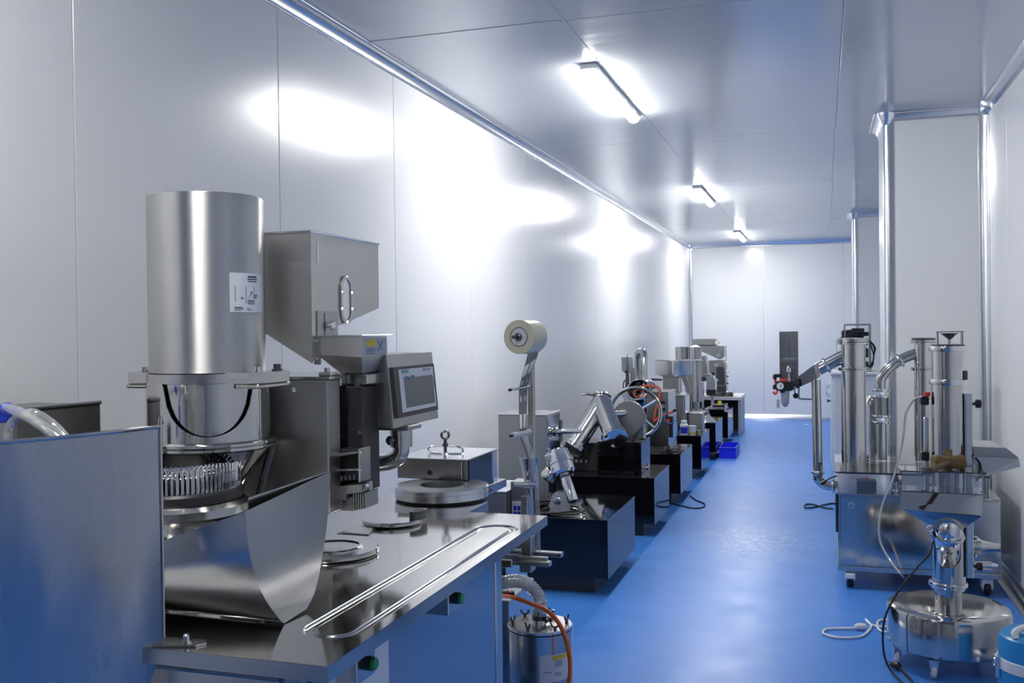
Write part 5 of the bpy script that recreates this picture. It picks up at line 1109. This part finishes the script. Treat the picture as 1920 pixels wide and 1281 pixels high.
# side rail with knobs
rail = part('side_rail', MB().box(ox+.068, ox+.094, oy-.03, oy+.01, .368, 1.122, .003), 'satin_aluminium', dd, 'white aluminium side rail')
for z in (1.08, .865, .414): part('rail_knob', MB().lathe((ox+.094, oy-.01, z), (1,0,0), [(.006, 0), (.006, .012), (.015, .012), (.017, .016), (.017, .032), (.012, .034)], 8), 'black_plastic', rail)
part('rail_mark', MB().box(ox+.068, ox+.094, oy-.031, oy-.030, .785, .79), 'red', rail)
part('fine_rail', MB().box(ox-.088, ox-.07, oy+.0, oy+.03, .56, 1.02, .003), 'satin_aluminium', dd)
for z in (1.09, .86, .80): part('rail_fitting', MB().box(ox-.10, ox-.068, oy-.01, oy+.03, z-.018, z+.018, .004), 'black_plastic', dd)
part('red_cap', MB().cyl((ox-.075, oy+.0, 1.108), (ox-.075, oy, 1.125), .013, n=14), 'red', dd)
# inlet hopper with acrylic cover
yf_ = 4.08; yb_ = 4.272
hx0, hx1 = .290, .590; zt0, zt1 = .745, .668
part('inlet_tray', MB().loft([[Vector((hx0, yf_, zt1+.012)), Vector((hx1-.012, yf_, zt1-.000)), Vector((hx1, yb_, zt1)), Vector((hx0+.006, yb_, zt1+.012))],
     [Vector((hx0+.004, yf_+.055, zt0)), Vector((hx1, yf_+.055, zt0-.004)), Vector((hx1, yb_, zt0)), Vector((hx0+.004, yb_, zt0))]]), 'polished_steel', dd)
part('inlet_funnel', MB().loft([[Vector((hx0+.004, yf_+.004, zt1+.012)), Vector((hx1-.014, yf_+.004, zt1-.004)), Vector((hx1-.004, yb_, zt1)), Vector((hx0+.01, yb_, zt1+.012))],
     [Vector((ox-.068, yf_+.06, .60)), Vector((ox+.03, yf_+.06, .60)), Vector((ox+.03, yb_, .60)), Vector((ox-.068, yb_, .60))]]), 'polished_steel', dd)
zc0, zc1 = zt0+.001, .822
part('cover_front', MB().box(hx0+.006, hx1+.008, yf_+.052, yf_+.055, zc0-.004, zc1), 'acrylic', dd); part('cover_back', MB().box(hx0+.006, hx1+.008, yb_-.004, yb_-.001, zc0, zc1), 'acrylic', dd)
part('cover_side', MB().box(hx0+.004, hx0+.007, yf_+.056, yb_-.004, zc0, zc1), 'acrylic', dd); part('cover_side', MB().box(hx1+.006, hx1+.009, yf_+.056, yb_-.004, zc0-.004, zc1), 'acrylic', dd)
part('cover_lid', MB().box(hx0, hx1+.012, yf_+.048, yb_+.003, zc1, zc1+.005), 'acrylic', dd)
part('cover_screw', MB().cyl((hx1+.008, yf_+.05, .72), (hx1+.03, yf_+.05, .72), .004, n=8), 'chrome', dd)
pe = [Vector((ox-.018, yf_+.09, .625)), Vector((ox-.018, yf_+.075, .585)), Vector((ox-.018, yf_+.10, .545)), Vector((ox-.010, oy-.10, .50)), Vector((ox, oy-.02, .44))]
part('inlet_pipe', MB().tube(pe, .047, 28, 8), 'chrome', dd)
clampring(pe[1] + Vector((0, .0, -.015)), (0, -.35, 1), .048, dd)
part('clamp_eye', MB().torus((ox-.088, yf_+.05, .60), (.5, -1, 0), .012, .004, 20, 8).cyl((ox-.088, yf_+.055, .588), (ox-.075, yf_+.07, .55), .006, n=10), 'chrome', dd)
# outlet chute to the right and fittings
zo = .915
part('outlet_chute', MB().loft([[Vector((.575, 4.30, .908)), Vector((.70, 4.30, .905)), Vector((.742, 4.30, .870)), Vector((.742, 4.30, .83)), Vector((.60, 4.30, .792))],
      [Vector((.575, 4.46, .918)), Vector((.67, 4.46, .916)), Vector((.70, 4.46, .87)), Vector((.70, 4.46, .84)), Vector((.60, 4.46, .80))]]), 'dull_steel', dd)
part('chute_lip', MB().loft([[Vector((.575, 4.28, .872)), Vector((.742, 4.28, .866)), Vector((.748, 4.285, .834)), Vector((.60, 4.28, .786))], [Vector((.575, 4.298, .872)), Vector((.742, 4.298, .866)), Vector((.748, 4.298, .834)), Vector((.60, 4.298, .786))]]), 'brushed_steel', dd)
part('chute_cord', MB().tube([(.585, 4.27, .865), (.60, 4.265, .84), (.60, 4.265, .80), (.585, 4.27, .775)], .004, 6), 'black_rubber', dd)
part('dust_port', MB().lathe((ox+.06, oy+.10, .475), (1, 0, -.02), [(.03, 0), (.03, .06), (.034, .06), (.034, .075), (.03, .075), (.018, .13), (.018, .15), (.0, .15)], 28), 'polished_steel', dd)
part('port_clamp', MB().torus((ox+.115, oy+.10, .50), (.2, -1, 0), .014, .004, 20, 6).cyl((ox+.115, oy+.10, .43), (ox+.115, oy+.10, .51), .008, n=10), 'chrome', dd)
part('air_valve', MB().cyl((ox+.10, oy+.02, .412), (ox+.165, oy+.02, .414), .018, n=18).cyl((ox+.165, oy+.02, .414), (ox+.19, oy+.02, .414), .013, .009, 14), 'satin_aluminium', dd)
part('power_cord', MB().tube([(ox-.058, oy-.045, .52), (ox-.08, oy-.08, .47), (ox-.13, oy-.12, .42), (ox-.20, oy-.15, .33), (ox-.255, oy-.17, .22), (ox-.262, oy-.17, .10), (ox-.245, oy-.18, .03), (ox-.215, oy-.24, .008), (ox-.17, oy-.42, .007), (ox-.16, oy-.55, .007)], .0043, 8), 'black_rubber', dd)
pg = aZ(1680, 1248, .02)
part('mains_plug', MB().lathe(pg, (.6, -.5, 0), [(.012, -.02), (.016, -.012), (.016, .012), (.008, .022)], 12).cyl(pg + Vector((-.018, .012, .006)), pg + Vector((-.035, .027, .006)), .0025, n=8).cyl(pg + Vector((-.022, .004, -.004)), pg + Vector((-.039, .019, -.004)), .0025, n=8), 'black_plastic', dd)
part('plug_cord', MB().tube([pg + Vector((.012, -.012, 0)), pg + Vector((.03, -.05, -.012)), pg + Vector((.05, -.15, -.013)), pg + Vector((.04, -.30, -.013))], .0055, 8), 'black_rubber', dd)
# mallet lying on the acrylic cover
hl = Vector((.414, 4.165, zc1+.005+.030)); hr = Vector((.530, 4.195, zc1+.005+.030))
ml = thing('mallet', 'worn yellowish rubber mallet lying on the clear hopper cover', 'mallet', ((hl.x+hr.x)/2, 4.18, zc1+.005))
dm = (hr-hl).normalized(); Lm = (hr-hl).length
part('head', MB().lathe(hl, dm, [(.0, 0), (.026, 0), (.030, .006), (.029, .02), (.025, Lm*.4), (.025, Lm*.6), (.029, Lm-.02), (.030, Lm-.006), (.026, Lm), (0, Lm)], 28), 'mallet_rubber', ml)
hm = hl.lerp(hr, .5); part('handle', MB().lathe(hm + Vector((.0, -.02, .0)), Vector((-.085, -.15, -.010)), [(.011, -.01), (.011, .10), (.013, .15), (.014, .175), (.010, .178), (0, .178)], 16), 'wood', ml)

# ------------------------------------------------------------------ white cord, thin black cord, blue insulated jug
wcd = [(.52, 4.75, .007), (.36, 4.80, .007), (.27, 4.70, .007), (.235, 4.74, .007), (.24, 4.86, .007), (.275, 4.90, .007), (.30, 4.84, .007), (.26, 4.78, .007), (.205, 4.80, .007), (.185, 4.88, .007), (.205, 4.78, .009), (.19, 4.70, .007), (.15, 4.60, .007), (.06, 4.56, .007), (-.005, 4.60, .007), (.005, 4.67, .007), (.06, 4.70, .007), (.11, 4.71, .009), (.135, 4.715, .011)]
wct = thing('white_extension_cord', 'white power cord with a plug coiled on the blue floor', 'cord', (.15, 4.7, 0))
part('cord', MB().tube(wcd, .0055, 8), 'white_plastic', wct); part('plug', MB().lathe((.135, 4.715, .017), (.9, .25, 0), [(.006, -.005), (.014, .004), (.016, .03), (.012, .045), (0, .046)], 14).cyl((.175, 4.72, .018), (.20, 4.726, .018), .0025, n=6), 'white_plastic', wct)
solo('thin_black_cord', MB().tube([aZ(1578, 946, .006), aZ(1560, 944, .006), aZ(1540, 948, .006), aZ(1522, 952, .006), aZ(1509, 952, .006), aZ(1511, 946, .006), aZ(1525, 946, .006), aZ(1545, 952, .006), aZ(1562, 954, .006)], .0055, 8), 'black_rubber', 'thin black cord looped on the floor at the left of the cart', 'cord', (-.05, 7.9, 0))
jg = thing('insulated_jug', 'blue and white insulated water jug in the right corner', 'jug', (.70, 3.7, 0))
jx, jy, rj = .698, 3.70, .128
part('jug_body', MB().lathe((jx, jy, 0.001), (0,0,1), [(0, 0), (rj-.012, 0), (rj-.006, .008), (rj, .20), (rj, .215), (0, .215)], 64), 'jug_blue', jg)
part('white_band', MB().lathe((jx, jy, .216), (0,0,1), [(rj-.002, 0), (rj+.003, .003), (rj+.002, .038), (rj-.003, .041)], 64), 'white_plastic', jg)
jl = part('jug_lid', MB().lathe((jx, jy, .257), (0,0,1), [(rj-.002, 0), (rj-.001, .05), (rj-.006, .072), (rj-.02, .084), (rj-.05, .090), (0, .091)], 64), 'jug_blue', jg)
part('carry_handle', MB().tube([(jx-.08, jy-.07, .335), (jx-.083, jy-.06, .352), (jx-.05, jy-.04, .366), (jx+.03, jy+.01, .372), (jx+.09, jy+.06, .36)], .012, 10), 'white_plastic', jl)
lt = part('latch', MB().box(jx-rj-.012, jx-rj+.004, jy-.035, jy-.005, .185, .262, .004), 'chrome', jg)
part('latch_wire', MB().torus((jx-rj-.012, jy-.02, .235), (1, 0, 0), .014, .0025, 18, 6), 'chrome', lt)
solo('white_wall_cord', MB().tube([(.955-.02, 4.55, .30), (.91, 4.45, .31), (.86, 4.38, .30), (.83, 4.30, .24), (.83, 4.28, .01)], .005, 8), 'white_plastic', 'thin white cord hanging at the right wall behind the jug', 'cord', (.86, 4.4, 0))

# ------------------------------------------------------------------ white cabinet with black device behind
wcb = thing('white_cabinet', 'white floor cabinet with two black knobs against the far pier', 'cabinet', (.5, 10.2, 0))
wx0 = .075
part('carcass', MB().box(wx0+.012, 1.10, 9.87, 10.55, 0, .935, .004), 'white_paint', wcb)
part('worktop', MB().box(wx0-.01, 1.11, 9.84, 10.56, .935, .962, .004), 'white_paint', wcb)
for i, y in enumerate((9.88, 10.215)):
    d_ = part('door', MB().box(wx0, wx0+.012, y, y+.325, .05, .92, .003), 'white_paint', wcb)
    part('knob', MB().lathe((wx0, y+.30 if i == 0 else y+.03, .66), (-1,0,0), [(.006, 0), (.006, .022), (.016, .024), (.016, .034)], 14), 'black_plastic', d_)
    part('handle', MB().tube([(wx0, y+.29, .80), (wx0-.035, y+.29, .79), (wx0-.035, y+.29, .72), (wx0, y+.29, .71)], .006, 8), 'satin_aluminium', d_)
part('front_panel', MB().box(wx0+.03, 1.08, 9.858, 9.87, .05, .92, .003), 'white_paint', wcb)
dv = thing('black_device', 'black electronic unit with cables in an open steel frame on the white cabinet', 'device', (.32, 10.0, .962))
yv = 9.98
fx0, fx1 = aY(1584, 610, yv).x, aY(1632, 610, yv).x; zfr = aY(1600, 609, yv).z
for x in (fx0, fx1): part('frame_post', MB().box(x-.006, x+.006, yv-.006, yv+.006, .962, zfr), 'dull_steel', dv); part('frame_post', MB().box(x-.006, x+.006, yv+.25, yv+.262, .962, zfr), 'dull_steel', dv)
part('frame_bar', MB().box(fx0, fx1, yv-.007, yv+.007, zfr-.008, zfr+.008, .002), 'dull_steel', dv); part('frame_bar', MB().box(fx0, fx1, yv+.249, yv+.263, zfr-.008, zfr+.008, .002), 'dull_steel', dv)
for z0_, z1_ in ((.98, 1.06), (1.10, 1.19), (1.22, 1.24)): part('shelf_unit', MB().box(fx0+.01, fx1-.02, yv+.0, yv+.24, z0_, z1_, .006), 'black_plastic', dv)
part('motor', MB().lathe((fx0-.03, yv+.05, 1.31), (1, 0, .08), [(.04, 0), (.055, .01), (.055, .15), (.045, .155), (.045, .20), (.02, .205), (.02, .25)], 24).box(fx0-.05, fx0+.16, yv-.02, yv+.14, 1.235, 1.30, .008), 'black_plastic', dv)
part('motor_cap', MB().box(fx0+.06, fx0+.18, yv-.01, yv+.10, 1.33, 1.385, .01), 'black_rubber', dv)
for i in range(5):
    random.seed(20+i); o_ = random.uniform(-.02, .02)
    part('cable', MB().tube([(fx1-.09+o_, yv-.02, 1.27), (fx1-.03, yv-.04, 1.26+o_), (fx1+.02+o_, yv-.05, 1.20), (fx1+.025, yv-.04, 1.10+o_), (fx1-.005+o_, yv-.03, 1.02), (fx1-.04, yv-.01, 1.0)], .007, 6), 'black_rubber', dv)

pq = aZ(1512, 796, .0)
solo('paper_scrap', MB().prism([(pq.x-.03, pq.y-.05), (pq.x+.025, pq.y-.06), (pq.x+.035, pq.y+.04), (pq.x-.02, pq.y+.06)], 'z', .0005, .0015), 'label_white', 'tiny white paper scrap on the floor near the back wall', 'paper', (pq.x, pq.y, 0))
